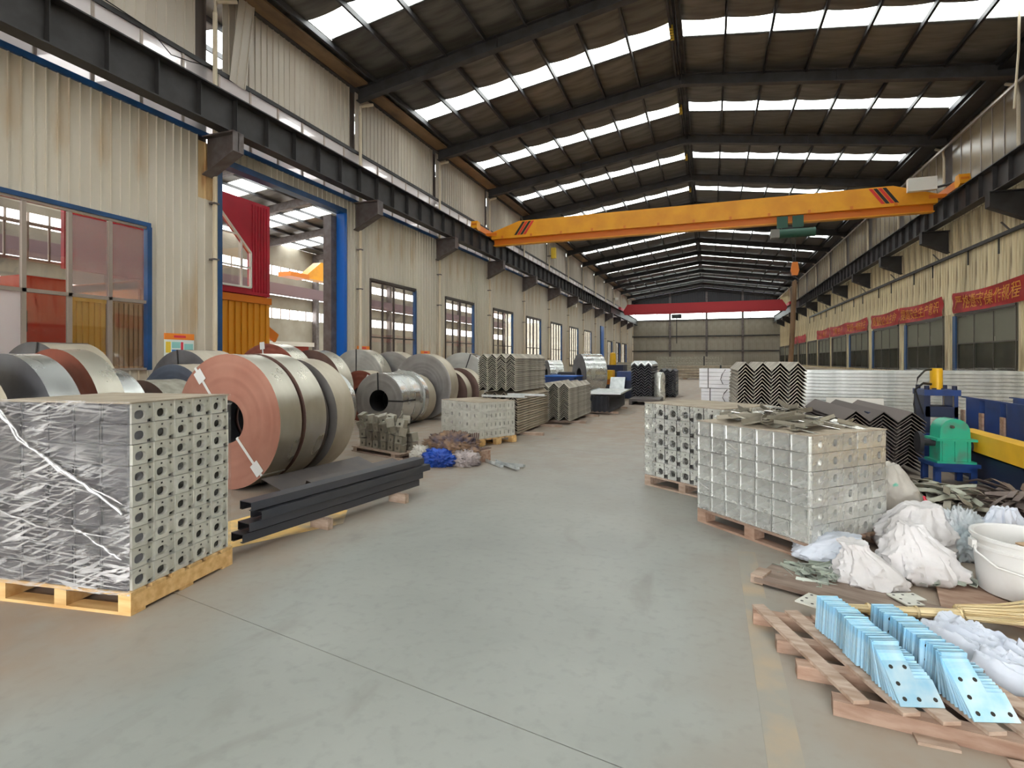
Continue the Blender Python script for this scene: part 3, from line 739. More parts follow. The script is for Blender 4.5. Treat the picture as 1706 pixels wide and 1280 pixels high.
# ================================================================== NEIGHBOURING HALL (left), seen through doorway and glass
HX0, HX1 = A-0.3, XL
wfl = struct('wall_far_left', 'far wall of the neighbouring hall with two bright window bands', 'wall')
for z0, z1, mt in ((0, 5.0, 'clad_back'), (5.8, 6.9, 'clad_back'), (7.8, 8.6, 'clad_back'), (9.35, 11.2, 'clad_back')):
    MB().box(HX1-0.1, HX1, Y0, Y1, z0, z1).obj('wall_band', mt, wfl)
MB().box(HX1, HX1+0.5, Y0, Y1, 6.95, 7.85).obj('crane_beam', 'purple_grey', wfl)
for k in range(-2, 14):
    MB().box(HX1, HX1+0.45, fy(k)-0.18, fy(k)+0.18, 0, 10.9).obj('column', 'bracket_paint', wfl)
bar = MB()
for k in range(0, 10):
    for i in range(1, 6):
        bar.box(HX1-0.06, HX1-0.02, fy(k)+i-0.06, fy(k)+i+0.06, 4.7, 6.0); bar.box(HX1-0.06, HX1-0.02, fy(k)+i-0.06, fy(k)+i+0.06, 8.4, 9.7)
bar.obj('glazing_bars', 'alu', wfl)['kind'] = 'stuff'
c2 = struct('ceiling_left', 'roof of the neighbouring hall with purlins and skylights', 'roof')
HXM = (HX0+HX1)/2
def hz(x): return 12.3-0.1*abs(x-HXM)
for k in range(K0, K1):
    y0 = fy(k)
    mb = MB(); sk = MB()
    for xa, xb in ((HX0, HXM), (HXM, HX1)):
        za, zb = hz(xa), hz(xb)
        for ya, yb in ((0, 2.0), (4.0, 6.0)):
            mb.add([(xa, y0+ya, za), (xb, y0+ya, zb), (xb, y0+yb, zb), (xa, y0+yb, za), (xa, y0+ya, za+.05), (xb, y0+ya, zb+.05), (xb, y0+yb, zb+.05), (xa, y0+yb, za+.05)],
                   [(0, 1, 2, 3), (4, 7, 6, 5), (0, 4, 5, 1), (2, 6, 7, 3)])
        sk.add([(xa, y0+2.0, za+.02), (xb, y0+2.0, zb+.02), (xb, y0+4.0, zb+.02), (xa, y0+4.0, za+.02)], [(0, 1, 2, 3)])
    mb.obj('roof_panel', 'insulation', c2); sk.obj('skylight_pane', 'skylight_sheet', c2)
    r_ = MB()
    for xa, xb in ((HX0, HXM), (HXM, HX1)): r_.bar((xa, y0, hz(xa)-0.42), (xb, y0, hz(xb)-0.42), 0.22, 0.5)
    r_.obj('rafter', 'bracket_paint', c2)
for i in range(1, 15):
    x = HX0+(HX1-HX0)*i/15
    MB().box(x-0.03, x+0.03, Y0, Y1, hz(x)-0.17, hz(x)).obj('purlin', 'rafter_paint', c2)
MB().box(HX1, HX0, Y1, Y1+0.1, 0, 0.8).box(HX1, HX0, Y1, Y1+0.1, 9.5, 12).obj('gable', 'clad_back', wfl)
for i in range(8):
    w = (HX0-HX1)/8
    MB().box(HX1+i*w+.06, HX1+(i+1)*w-.06, Y1+.04, Y1+.05, .8, 9.5).obj('added_gable_glazing', 'pane_dark', wfl); MB().box(HX1+i*w-.06, HX1+i*w+.06, Y1, Y1+.1, .8, 9.5).obj('added_gable_post', 'bracket_paint', wfl)  # glazed band in the gable, added to brighten the neighbouring hall
MB().box(HX1, HX0, Y0-0.1, Y0, 0, 12).obj('gable', 'clad_back', wfl)

# coloured site cabins standing in the neighbouring hall
rc_ = thing('site_cabin', 'red upper cabin with a slanted white window seen through the doorway', 'cabin', (-14.0, 9.4, 3.62))
mb = MB()
yw0, yw1 = 2.9, 4.05
mb.box(-.12, 0, -1.25, 2.55, 0, 3.05); mb.box(-.12, 0, 4.12, 4.95, 0, 3.05); mb.box(-.12, 0, 2.55, 4.12, 0, 0.22)
mb.prism([(2.55, 2.85), (4.12, 1.35), (4.12, 3.05), (2.55, 3.05)], 'x', -.12, 0.0); mb.box(-.45, -.12, 4.87, 4.95, 0, 3.05); mb.box(-.45, -.12, 0, 4.95, -.02, .06)
mb.obj('shell', 'red_wall', rc_)
for q in range(6): MB().box(0, 0.02, 4.2+q*0.12, 4.25+q*0.12, 0.1, 2.95).obj('rib', 'red_wall', rc_)
wv = [(2.55, 0.22), (4.12, 0.22), (4.12, 1.35), (2.55, 2.85)]
fr = MB()
for i in range(4):
    p, q = wv[i], wv[(i+1) % 4]; fr.bar((0.02, p[0], p[1]), (0.02, q[0], q[1]), 0.06, 0.07, up=(1, 0, 0))
fr.obj('window_frame', 'white_paint', rc_)
MB().bar((0.02, 2.55, 0.85), (0.02, 4.12, 0.85), 0.05, 0.05).bar((0.02, 3.75, 0.22), (0.02, 3.75, 1.7), 0.05, 0.05, up=(1, 0, 0)).bar((0.02, 2.55, 1.85), (0.02, 3.6, 1.85), 0.05, 0.05).bar((0.02, 2.7, 0.22), (0.02, 2.7, 2.7), 0.05, 0.05, up=(1, 0, 0)).obj('glazing_bar', 'white_paint', rc_)
MB().prism(wv, 'x', -0.02, -0.01).obj('pane', 'pane', rc_)
oc = thing('site_cabin', 'ochre ribbed cabin wall below the red one in the doorway', 'cabin', (-14.0, 9.9, 0))
ob = MB().box(-3.0, -0.05, 0, 4.45, 0, 3.55)
for q in range(18): ob.box(-0.05, 0.0, 0.05+q*0.25, 0.19+q*0.25, 0, 3.35)
ob.obj('ribbed_wall', 'orange_panel', oc); MB().box(-3.0, 0.04, 0, 4.5, 3.36, 3.58).obj('top_rail', 'orange_crane', oc)
MB().bar((-0.2, 4.45, 2.55), (-0.2, 4.95, 2.25), 0.1, 0.3).obj('lug', 'orange_crane', oc)
sc_ = thing('site_cabin', 'scarlet panel cabin with dark stair seen through the lower left window', 'cabin', (-13.6, 7.1, 0))
MB().box(-2, 0, 0, 0.86, 0, 3.3).obj('wall_panel', 'scarlet_panel', sc_)
MB().bar((0.04, -0.15, 2.05), (0.04, 0.38, 1.5), 0.06, 0.10).obj('stair_rail', 'stripe_black', sc_); MB().box(0.01, 0.04, 0.0, 0.1, 2.1, 2.55).obj('stair_post', 'stripe_black', sc_)
yc = thing('site_cabin', 'bright yellow ribbed cabin seen through the lower window beside the blue jamb', 'cabin', (-13.6, 8.03, 0))
yb_ = MB().box(-2, -0.04, 0, 0.80, 0, 2.95)
for q in range(6): yb_.box(-0.04, 0.0, 0.02+q*0.13, 0.11+q*0.13, 0, 2.85)
yb_.obj('ribbed_wall', 'bright_yellow_panel', yc); MB().box(-2, 0.03, 0, 0.82, 2.85, 3.02).obj('top_rail', 'bright_yellow_panel', yc)
tb = MB().box(-2, -0.04, 0.84, 1.83, 0, 2.95)
for q in range(8): tb.box(-0.04, 0.0, 0.86+q*0.12, 0.94+q*0.12, 0, 2.9)
tb.obj('tan_wall', 'tan_panel', yc)
gp = MB().box(-15, -14.8, -1.5, 7.0, 0, 3.2); gp = gp.obj('partition', 'grey_panel', None); tag(gp, 'plain grey partition behind the lower left window panes', 'partition')
rl = thing('balcony_rail', 'white balcony railing behind the upper left window panes', 'railing', (-14.2, 5.0, 3.6))
MB().box(-0.03, 0.03, 0, 4.3, 0.9, 0.97).box(-0.03, 0.03, 0, 4.3, 0.1, 0.16).obj('hand_rail', 'alu', rl)
for q in range(11): MB().box(-0.02, 0.02, q*0.42, q*0.42+0.04, 0.1, 0.95).obj('baluster', 'alu', rl)
wt = thing('display_base', 'white topped red brick coloured base seen low through the doorway', 'platform', (-20.0, 18.6, 0))
MB().box(-3, 0, 0, 4.6, 0, 2.2).obj('body', 'brick_red', wt); MB().box(-3.3, 0.2, -0.3, 4.8, 2.2, 2.42).obj('slab', 'white_paint', wt)
MB().box(0.0, 0.05, 1.5, 3.0, 0.9, 1.6).obj('panel', 'stripe_black', wt)
yh = thing('far_crane', 'yellow crane end carriage high in the neighbouring hall', 'crane', (-30, 33.8, 7.9))
MB().prism([(0, 0), (3.5, 0), (3.5, 1.5), (2.0, 1.5)], 'x', -0.4, 0.4).obj('girder_end', 'yellow_crane', yh); MB().box(-0.6, 0.6, -1.6, 0.4, -0.1, 0.25).obj('carriage', 'orange_crane', yh)

# lean-to beyond the right wall
wfr = struct('wall_far_right', 'dim back wall of the lean-to beyond the right wall windows', 'wall')
MB().box(15, 15.2, Y0, Y1, 0, 7.5).obj('wall_panel', 'dark_room', wfr)
MB().box(B+0.25, 13.6, Y0, Y1, 7.4, 7.5).obj('roof_panel', 'dark_room', wfr)
for k in range(K0, K1): MB().box(14.4, 14.9, fy(k)-.2, fy(k)+.2, 0, 7.4).obj('column', 'grey_panel', wfr)
MB().box(13.5, 15.0, Y0, Y1, 7.44, 7.45).obj('added_roof_light', 'skylight_sheet', wfr)  # strip of roof glazing added to let light into the lean-to
MB().box(B+0.3, 15, Y1-0.2, Y1, 0, 7.5).obj('gable', 'dark_room', wfr); MB().box(B+0.3, 15, Y0, Y0+0.2, 0, 7.5).obj('gable', 'dark_room', wfr)
for i, (y, z, w, h) in enumerate(((31.2, 2.75, 0.75, 0.35), (30.2, 2.8, 0.45, 0.3), (24.2, 2.45, 1.1, 0.3))):
    o = MB().box(13.9, 14.3, 0, w, 0, h).obj('pale_box', 'white_paint', None, loc=(0, y+ (y*0.45), z)); tag(o, ['wide pale box hung behind the second banner window', 'small pale box hung behind the second banner window', 'long pale box hung behind the nearest banner window'][i], 'box')

# ================================================================== OVERHEAD CRANES
YG = 26.0
yc = thing('overhead_crane', 'yellow single girder overhead crane spanning the hall', 'crane', (0, YG, 0))
def girder_poly(x0, x1, zb, zt, taper):
    return [(x0, zb), (x1, zb), (x1, zb+0.35), (x1-taper, zt), (x0+taper, zt), (x0, zb+0.35)]
MB().prism(girder_poly(-10.6, 8.45, 7.72, 8.55, 1.5), 'y', -0.18, 0.18).obj('box_girder', 'yellow_crane', yc)
MB().box(-10.5, 8.35, -0.015, 0.015, 7.42, 7.74).obj('lower_web', 'orange_crane', yc)
MB().box(-10.5, 8.35, -0.16, 0.16, 7.38, 7.42).obj('lower_flange', 'yellow_crane', yc)
for x in [-10+1.55*i for i in range(12)]: MB().box(x-0.05, x+0.05, -0.2, -0.18, 7.74, 7.86).obj('lug', 'orange_crane', yc)
for side, x0 in ((-1, -9.35), (1, 6.55)):
    for q in range(4):
        x = x0+q*0.16
        sh = 0.45*(-side)
        pts = [(x, 7.85), (x+0.13, 7.85), (x+0.13+sh, 8.5), (x+sh, 8.5)]
        MB().prism(pts, 'y', -0.186, -0.18).obj('warning_stripe', 'stripe_black' if q % 2 == (0 if side < 0 else 1) else 'stripe_red', yc)
for x in (-11.0, 8.85):
    MB().box(x-0.13, x+0.13, -1.5, 1.5, 7.99, 8.28).obj('end_carriage', 'orange_crane', yc)
    for yy in (-1.45, 1.1):
        MB().prism([(-0.1, 0.05), (0.1, -0.05), (0.36, 0.0), (0.42, 0.2), (0.3, 0.42), (0.02, 0.42)], 'x', x-0.17, x+0.17).obj('wheel_housing', 'yellow_crane', yc, loc=(0, yy, 7.99))
    s = 1 if x < 0 else -1
    MB().box(min(x, x+s*0.7), max(x, x+s*0.7), -0.2, 0.2, 7.9, 8.05).obj('end_plate', 'orange_crane', yc)
MB().box(7.4, 8.35, -0.42, -0.18, 8.2, 8.72).obj('control_box', 'white_paint', yc)
MB().tube([(8.4, -0.3, 8.3), (8.8, -0.5, 8.35), (8.95, -0.9, 8.3)], 0.05).obj('drive_shaft', 'dark_steel', yc)
ho = thing('crane_hoist', 'dark green electric hoist slung under the yellow crane girder', 'hoist', (3.20, YG, 0))
MB().tube([(-0.45, -0.3, 6.9), (0.95, -0.3, 6.9)], 0.19, 14).obj('drum', 'hoist_green', ho, True)
MB().box(-0.75, -0.42, -0.5, -0.1, 6.72, 7.08).obj('motor', 'grey_panel', ho)
for x in (-0.5, 0.1): MB().box(x, x+0.42, -0.28, -0.2, 7.15, 7.65).obj('trolley_plate', 'hoist_green', ho)
MB().box(-0.3, 0.4, -0.25, 0.25, 7.08, 7.2).obj('trolley_frame', 'dark_steel', ho)
MB().tube([(0.2, -0.3, 6.8), (0.2, -0.3, 5.55)], 0.02).tube([(-0.0, -0.3, 6.8), (0.14, -0.3, 5.55)], 0.02).obj('wire_rope', 'dark_steel', ho)
MB().prism([(-0.1, 0), (0.1, 0), (0.16, 0.2), (0.1, 0.55), (-0.1, 0.55), (-0.16, 0.2)], 'y', -0.42, -0.2).obj('hook_block', 'orange_crane', ho, loc=(0.18, 0, 5.1))
hk = [(0.18, -0.3, 5.1)]+[(0.18+0.13*math.sin(t), -0.3, 4.87-0.13*math.cos(t)*-1) for t in [i*PI*1.5/8 for i in range(9)]]
MB().tube(hk, 0.035).obj('hook', 'dark_steel', ho, True)
st = MB()
st.tube([(0.0, 0, 4.85), (-0.02, 0, 4.3), (-0.08, 0.05, 2.6), (-0.14, 0.1, 1.35)], 0.10, 8)
st.bar((0.02, 0, 4.9), (-0.06, 0, 4.0), 0.2, 0.06)
st = st.obj('lifting_sling', 'hang_brown', None, True, loc=(3.37, YG-0.3, 0)); tag(st, 'long brown sling hanging from the yellow crane hook', 'sling')
rcr = thing('overhead_crane', 'red overhead crane parked at the far end of the hall', 'crane', (0, 72, 0))
MB().prism(girder_poly(-10.7, 8.6, 7.6, 8.75, 0.5), 'y', -0.25, 0.25).obj('box_girder', 'red_crane', rcr)
MB().box(-10.6, 8.5, -0.2, 0.2, 7.42, 7.6).obj('lower_flange', 'red_crane', rcr)
for x in (-11.0, 8.85): MB().box(x-0.15, x+0.15, -1.6, 1.6, 7.99, 8.35).obj('end_carriage', 'red_crane', rcr)
MB().box(-4.6, -3.4, -0.5, 0.1, 6.8, 7.3).obj('hoist_body', 'dark_steel', rcr); MB().tube([(-4, -0.2, 6.8), (-4, -0.2, 3.6)], 0.05).obj('hoist_rope', 'dark_steel', rcr)
hc = MB().tube([(8.1, 19.0, 12.0), (8.12, 19.1, 10.2), (8.06, 19.2, 8.6)], 0.03, 6).obj('hanging_cable', 'pipe_white', None, True); tag(hc, 'pale cable hanging from the roof at the upper right', 'cable')
for i, (x, y, z) in enumerate(((A+0.5, 40.0, 9.3), (A+0.45, 47.0, 6.2), (A+0.45, 70.0, 9.2))):
    lp = thing('wall_lamp', ['yellow box lamp on a left wall column above the crane rail', 'small lamp under the left crane beam near a bracket', 'bright white lamp high at the far left corner'][i], 'lamp', (x, y, z))
    MB().box(-0.18, 0.18, -0.12, 0.12, 0, 0.8 if i == 0 else 0.35).obj('housing', 'sign_yellow' if i == 0 else 'white_paint', lp)
    MB().bar((-0.5, 0, 0.2), (-0.15, 0, 0.2), 0.06, 0.06).obj('arm', 'dark_steel', lp)

# ================================================================== BANNERS AND WALL SIGNS
def banner(y0, y1, text, label, sag=0.10):
    """red cloth hung along the right wall; reads from far (left in view) to near"""
    L_ = y1-y0; n = 26; vs = []; fs = []
    H_ = 0.84
    def off(u, v): return -0.05-0.03*math.sin(5*u*PI+2*v)*math.sin(PI*v)-0.025*math.sin(9*v+6*u)
    for j in range(9):
        for i in range(n+1):
            u, v = i/n, j/8
            z = v*H_-sag*math.sin(PI*u)*(0.35+0.65*v)
            vs.append((off(u, v), L_*(1-u), z))
    for j in range(8):
        for i in range(n): a = j*(n+1)+i; fs.append((a, a+1, a+n+2, a+n+1))
    m = len(vs); vs += [(p[0]+0.004, p[1], p[2]) for p in vs]; fs += [tuple(q+m for q in f[::-1]) for f in fs]
    t = thing('banner', label, 'banner', (B-0.05, y0, 3.43), 0)
    cloth = MB().add(vs, fs).obj('cloth', 'banner_red', t, True)
    if text:
        cu = bpy.data.curves.new('lettering', 'FONT'); cu.body = text; cu.size = 0.62; cu.align_x = 'CENTER'; cu.align_y = 'CENTER'; cu.extrude = 0.003
        cu.space_character = max(0.6, (L_-0.5)/(0.62*len(text)))
        o = bpy.data.objects.new('lettering', cu); COL.objects.link(o)
        dg = bpy.context.evaluated_depsgraph_get(); dg.update()
        me = bpy.data.meshes.new_from_object(o.evaluated_get(dg)); bpy.data.objects.remove(o)
        me.materials.clear(); me.materials.append(MAT['banner_text'])
        # lay the letters onto the cloth
        for v in me.vertices:
            w, h, d = v.co
            u = 0.5+w/L_; vv = min(1, max(0, 0.46+h/H_))
            z = vv*H_-sag*math.sin(PI*u)*(0.35+0.65*vv)
            v.co = (off(u, vv)-0.02+(-d), L_*(1-u), z)
        me.update()
        place('lettering', me, cloth)
    return t
banner(fy(2)-0.2, fy(3)-0.65, '严格遵守操作规程', 'red banner with yellow lettering nearest the viewer on the right wall')
banner(fy(3)+0.45, fy(4)+0.1, '提高安全生产意识', 'red banner with yellow lettering between the first two visible pilasters')
banner(fy(4)+0.25, fy(5)-0.55, '质量是企业生命', 'wrinkled red banner third along the right wall')
banner(fy(5)+0.4, fy(6)+0.1, '安全第一预防为主', 'small red banner fourth along the right wall')
banner(fy(6)+0.2, fy(7)-0.2, '文明生产', 'small red banner fifth along the right wall')
banner(fy(7)+0.2, fy(8)-0.2, '人人有责', 'small faded red banner sixth along the right wall')
banner(fy(9)+0.3, fy(10)-0.3, '', 'far red banner seventh along the right wall')
banner(fy(10)+0.3, fy(11)-0.3, '', 'farthest red banner near the end of the right wall')
def notice(y, z, w, h, label):
    s = thing('notice_board', label, 'sign', (A+0.05, y, z))
    MB().box(-0.02, 0.0, 0, w, 0, h*0.84).obj('board', 'sign_white', s); MB().box(-0.02, 0.01, 0, w, h*0.84, h).obj('header', 'sign_orange', s)
    for a, b, c, d, m in ((.04, .2, .5, .78, 'sign_yellow'), (.24, .52, .48, .58, 'sign_blue'), (.54, .62, .1, .78, 'sign_red'), (.66, .96, .1, .74, 'sign_teal'), (.24, .52, .62, .78, 'sign_teal')):
        MB().box(0.0, 0.006, w*a, w*b, h*c, h*d).obj('print_block', m, s)
    MB().box(0.01, 0.014, w*0.3, w*0.7, h*0.89, h*0.95).obj('print_line', 'sign_red', s)
for y, z, w, h, lb in ((8.86, 1.22, 0.75, 0.9, 'white notice board with orange header on the wall left of the doorway'),
                       (16.05, 1.15, 0.72, 0.85, 'orange topped notice board right of the big doorway'),
                       (20.55, 1.05, 0.75, 0.85, 'orange topped notice board beyond the first dark window')):
    notice(y, z, w, h, lb)

# ================================================================== STEEL COILS
def coil(x, y, R, w, face, tread, label, r=None, straps=(), tags=(), rz=0.0, seed=0, band=0):
    """strip coil lying on its tread, axis along y, near face at y"""
    r = r or R*0.33
    rnd = random.Random(seed)
    nr = max(9, int((R-r)/0.028)); prof = []
    for i in range(nr+1):
        a = r+(R-r)*i/nr
        q = rnd.uniform(-0.005, 0.005) if 0 < i < nr else 0.004
        prof.append((a, q))
    back = [(R, w), (r, w)]
    mb = MB()
    mb.m = 0; mb.lathe(prof, 56, 'y')
    mb.lathe([(R, w), (r, w)], 56, 'y')
    mb.m = 1
    nb = max(2, int(w/0.10))
    tp = [(R+(rnd.uniform(-0.004, 0.002) if 0 < i < nb else 0), prof[-1][1]+(w-prof[-1][1])*i/nb) for i in range(nb+1)]
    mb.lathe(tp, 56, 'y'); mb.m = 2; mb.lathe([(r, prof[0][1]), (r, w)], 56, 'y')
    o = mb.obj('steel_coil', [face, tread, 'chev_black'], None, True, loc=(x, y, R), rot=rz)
    tag(o, label, 'steel coil', 'slit steel coils along the left wall')
    for a in straps:      # radial strap: across the face, over the tread
        ca, sa = math.cos(a), math.sin(a)
        s = MB(); t = Vector((-sa, 0, ca))*0.016
        def pt(rad, yy): return Vector((ca*rad, yy, sa*rad))
        path = [(r-0.01, w*0.6), (r-0.01, -0.012), (R+0.006, -0.012), (R+0.006, w+0.006)]
        vs = []
        for rad, yy in path: vs += [pt(rad, yy)-t, pt(rad, yy)+t]
        s.add(vs, [(2*i, 2*i+1, 2*i+3, 2*i+2) for i in range(3)])
        so = s.obj('strap', 'strap_black' if band == 0 else 'tag_white', o)
        so.modifiers.new('thickness', 'SOLIDIFY').thickness = 0.004
    for a, rad in tags:
        ca, sa = math.cos(a), math.sin(a)
        c = Vector((ca*rad, -0.016, sa*rad)); u = Vector((ca, 0, sa)); v = Vector((-sa, 0, ca))
        vs = [c-u*.075-v*.062, c+u*.075-v*.062, c+u*.075+v*.062, c-u*.075+v*.062]
        MB().add(vs+[p+Vector((0, .003, 0)) for p in vs], [(0, 1, 2, 3), (7, 6, 5, 4), (0, 4, 5, 1), (1, 5, 6, 2), (2, 6, 7, 3), (3, 7, 4, 0)]).obj('tag', 'tag_white', o)
    return o
R_ = math.radians
coil(-5.26, 4.74, .785, .34, 'coil_red', 'tread', 'big salmon red faced coil right behind the wrapped pallet', r=.25, straps=(R_(-48), R_(128)), tags=((R_(-48), .69), (R_(128), .66)), band=1, seed=1)
coil(-5.25, 5.13, .79, .36, 'coil_brown', 'tread', 'tall narrow coil directly behind the salmon red coil', seed=2)
coil(-5.30, 5.53, .73, .14, 'coil_dark', 'chev_dark', 'thin dark coil wedged between two tall coils', seed=3)
coil(-5.24, 5.72, .76, .36, 'coil_grey', 'tread_dusty', 'third tall coil of the row beside the dark channels', seed=4)
coil(-6.8, 10.08, .61, .52, 'coil_grey', 'tread_shiny', 'shiny grey coil with an open dark core and two black straps', r=.24, straps=(R_(92), R_(0)), seed=5)
coil(-6.8, 10.62, .60, .36, 'coil_grey', 'tread_shiny', 'shiny coil behind the open core grey coil', r=.24, seed=6)
coil(-6.8, 11.02, .63, .18, 'coil_pale', 'tread_shiny', 'pale narrow coil third behind the open core coil', seed=7)
coil(-6.8, 11.24, .58, .40, 'coil_brown', 'tread_dusty', 'dull brown coil fourth behind the open core coil', seed=8)
coil(-6.83, 12.0, .83, .42, 'coil_grey', 'tread_dusty', 'large pale grey disc faced coil above the shiny coil', straps=(), tags=((R_(150), .72),), seed=9)
coil(-6.6, 12.9, .62, .30, 'coil_brown', 'tread_dusty', 'olive brown coil right of the large grey disc coil', seed=10)
coil(-6.5, 13.4, .64, .35, 'coil_brown', 'tread_dusty', 'olive coil next to the white ringed coil', seed=11)
coil(-7.0, 14.7, .86, .50, 'coil_pale', 'tread_shiny', 'white ringed coil behind the chevron stacks', straps=(R_(70),), seed=12)
coil(-8.6, 13.3, .87, .50, 'coil_grey', 'tread_dusty', 'big grey coil behind the large disc faced coil', seed=13)
coil(-9.3, 12.7, .90, .45, 'coil_pale', 'tread', 'pale coil with one vertical black strap near the notice board', straps=(R_(90),), seed=14)
coil(-8.25, 9.6, .86, .40, 'coil_brown', 'tread', 'dark brown faced coil left of the pale strapped coil', seed=15)
coil(-8.6, 8.72, .92, .45, 'coil_redbrown', 'tread', 'red brown faced coil in front of the doorway', straps=(R_(96),), tags=((R_(96), .88),), band=1, seed=16)
coil(-8.1, 11.2, .62, .45, 'coil_redbrown', 'tread_dusty', 'small red faced coil peeking over the shiny grey coil', tags=((R_(60), .5),), seed=17)
coil(-6.65, 7.6, .66, .60, 'coil_grey', 'tread_shiny', 'glossy coil peeking out right behind the third tall coil', seed=18)
coil(-8.85, 7.0, .84, .75, 'coil_dark', 'tread_dusty', 'dark grey coil under the white notice board', straps=(R_(95),), seed=19)
coil(-7.25, 5.6, .72, .55, 'coil_blue', 'tread_dusty', 'blue grey coil left of the salmon red coil', seed=20)
coil(-6.92, 4.9, .62, .50, 'coil_brown', 'galv_dull', 'small dark brown faced coil behind the wrapped pallet', seed=21)
coil(-6.02, 3.0, .78, .25, 'coil_dark', 'tread_shiny', 'grey coil at the left picture edge with a white tag', straps=(R_(100),), tags=((R_(100), .74),), seed=22)
coil(-6.6, 3.72, .81, .27, 'coil_redbrown', 'tread', 'reddish faced coil beside the one at the left picture edge', seed=23)
coil(-6.75, 4.06, .70, .38, 'coil_grey', 'tread_shiny', 'shiny coil just behind the reddish coil at far left', seed=24)
coil(-8.4, 4.5, .87, .60, 'coil_dark', 'tread_dusty', 'dark coil below the wide window at far left', straps=(R_(80),), seed=25)
coil(-5.95, 2.2, .75, .5, 'coil_dark', 'tread_dusty', 'dark coil cut by the left picture edge', seed=26)

# ================================================================== PALLETS
def pallet(L_, W_, label, loc, rot, wood='wood', H=0.13, nb=6, group=None, blocks=False):
    """deck boards run along local x (length L_), stringers or blocks along y"""
    p = thing('wooden_pallet', label, 'pallet', loc, rot, group)
    bw = W_/nb*0.74
    for i in range(nb):
        y = (W_-bw)*i/(nb-1)
        MB().box(0, L_, y, y+bw, H-0.02, H).obj('deck_board', wood, p)
    for x in (0, L_/2-0.045, L_-0.09):
        if blocks:
            for y in (0, W_/2-.06, W_-.12): MB().box(x, x+0.10, y, y+0.12, 0.018, H-0.02).obj('block', wood, p)
        else: MB().box(x, x+0.09, 0, W_, 0.018, H-0.02).obj('stringer', wood, p)
    for y in (0, W_/2-0.05, W_-0.1): MB().box(0, L_, y, y+0.1, 0, 0.018).obj('base_board', wood, p)
    return p

# ---- galvanised bracket: box section whose end plate has an oval hole and bolt holes
def plate_hole(w, h, t, cx, cz, rx, rz_, n=20, p=3.0):
    """front plate in x-z with a rounded hole, front at y=0, depth t; local origin at lower left"""
    vs = []; fs = []
    inner = []; outer = []
    for k in range(n):
        a = 2*PI*k/n; c, s = math.cos(a), math.sin(a)
        ix = cx+rx*abs(c)**(2/p)*(1 if c >= 0 else -1); iz = cz+rz_*abs(s)**(2/p)*(1 if s >= 0 else -1)
        inner.append((ix, iz))
        tx = ((w-cx) if c > 0 else cx)/abs(c) if abs(c) > 1e-6 else 1e9
        tz = ((h-cz) if s > 0 else cz)/abs(s) if abs(s) > 1e-6 else 1e9
        q = min(tx, tz); outer.append((cx+c*q, cz+s*q))
    corners = [(w, h), (0, h), (0, 0), (w, 0)]
    for x, z in outer: vs.append((x, 0, z))
    for x, z in inner: vs.append((x, 0, z))
    for x, z in inner: vs.append((x, t, z))
    for k in range(n):
        k2 = (k+1) % n
        fs.append((k, k2, n+k2, n+k)); fs.append((n+k, n+k2, 2*n+k2, 2*n+k))
        o0, o1 = outer[k], outer[k2]
        if abs(o0[0]-o1[0]) > 1e-6 and abs(o0[1]-o1[1]) > 1e-6:   # a corner lies between
            for c in corners:
                if (abs(c[0]-o0[0]) < 1e-6 or abs(c[1]-o0[1]) < 1e-6) and (abs(c[0]-o1[0]) < 1e-6 or abs(c[1]-o1[1]) < 1e-6):
                    vs.append((c[0], 0, c[1])); fs.append((k, len(vs)-1, k2)); break
    return vs, fs
def bracket_mesh(w, h, d, key, mat, hole=True, slot=False):
    def build():
        mb = MB(); g = 0.004
        W_, H_ = w-g, h-g
        mb.m = 0
        if hole:
            pw = W_*0.68
            if slot: vs, fs = plate_hole(W_, H_, 0.03, W_*0.5, H_*0.5, W_*0.12, H_*0.22)
            else: vs, fs = plate_hole(pw, H_, 0.03, pw*0.52, H_*0.42, pw*0.36, H_*0.23, p=2.6)
            mb.add(vs, fs)
            mb.m = 1; mb.add([(0.0, .03, 0), (W_, .03, 0), (W_, .03, H_), (0.0, .03, H_)], [(0, 1, 2, 3)]); mb.m = 0
            if not slot:
                # stepped-back flange beside the plate with a bolt hole
                vs, fs = plate_hole(W_-pw-0.003, H_, 0.012, (W_-pw)*0.5, H_*0.76, 0.008, 0.008, 10, 2.0)
                mb.add([(x+pw+0.003, y+0.010, z) for x, y, z in vs], fs)
                mb.m = 1; mb.add([(pw*0.5-.007, -0.0006, H_*.84-.006), (pw*0.5+.007, -0.0006, H_*.84-.006), (pw*0.5+.007, -0.0006, H_*.84+.006), (pw*0.5-.007, -0.0006, H_*.84+.006)], [(0, 1, 2, 3)]); mb.m = 0
            mb.add([(0, 0, 0), (W_, 0, 0), (W_, d, 0), (0, d, 0), (0, 0, H_), (W_, 0, H_), (W_, d, H_), (0, d, H_)], [(0, 1, 2, 3), (4, 7, 6, 5), (1, 5, 6, 2), (3, 0, 4, 7)][0:4])
        else:
            e = 0.010
            mb.box(0, W_, 0.008, d, 0, H_)
            for x0_, x1_, za, zb in ((0, e, 0, H_), (W_-e, W_, 0, H_), (e, W_-e, 0, e), (e, W_-e, H_-e, H_)): mb.box(x0_, x1_, 0, .008, za, zb)
            mb.add([(e*2, .0075, e*2), (W_-e*2, .0075, e*2), (W_-e*2, .0035, H_*.5), (e*2, .0035, H_*.5), (W_-e*2, .0075, H_-e*2), (e*2, .0075, H_-e*2)], [(0, 1, 2, 3), (3, 2, 4, 5)])
        return mb.mesh('bracket', [mat, 'hole_dark'])
    return cached(('brk', key), build)
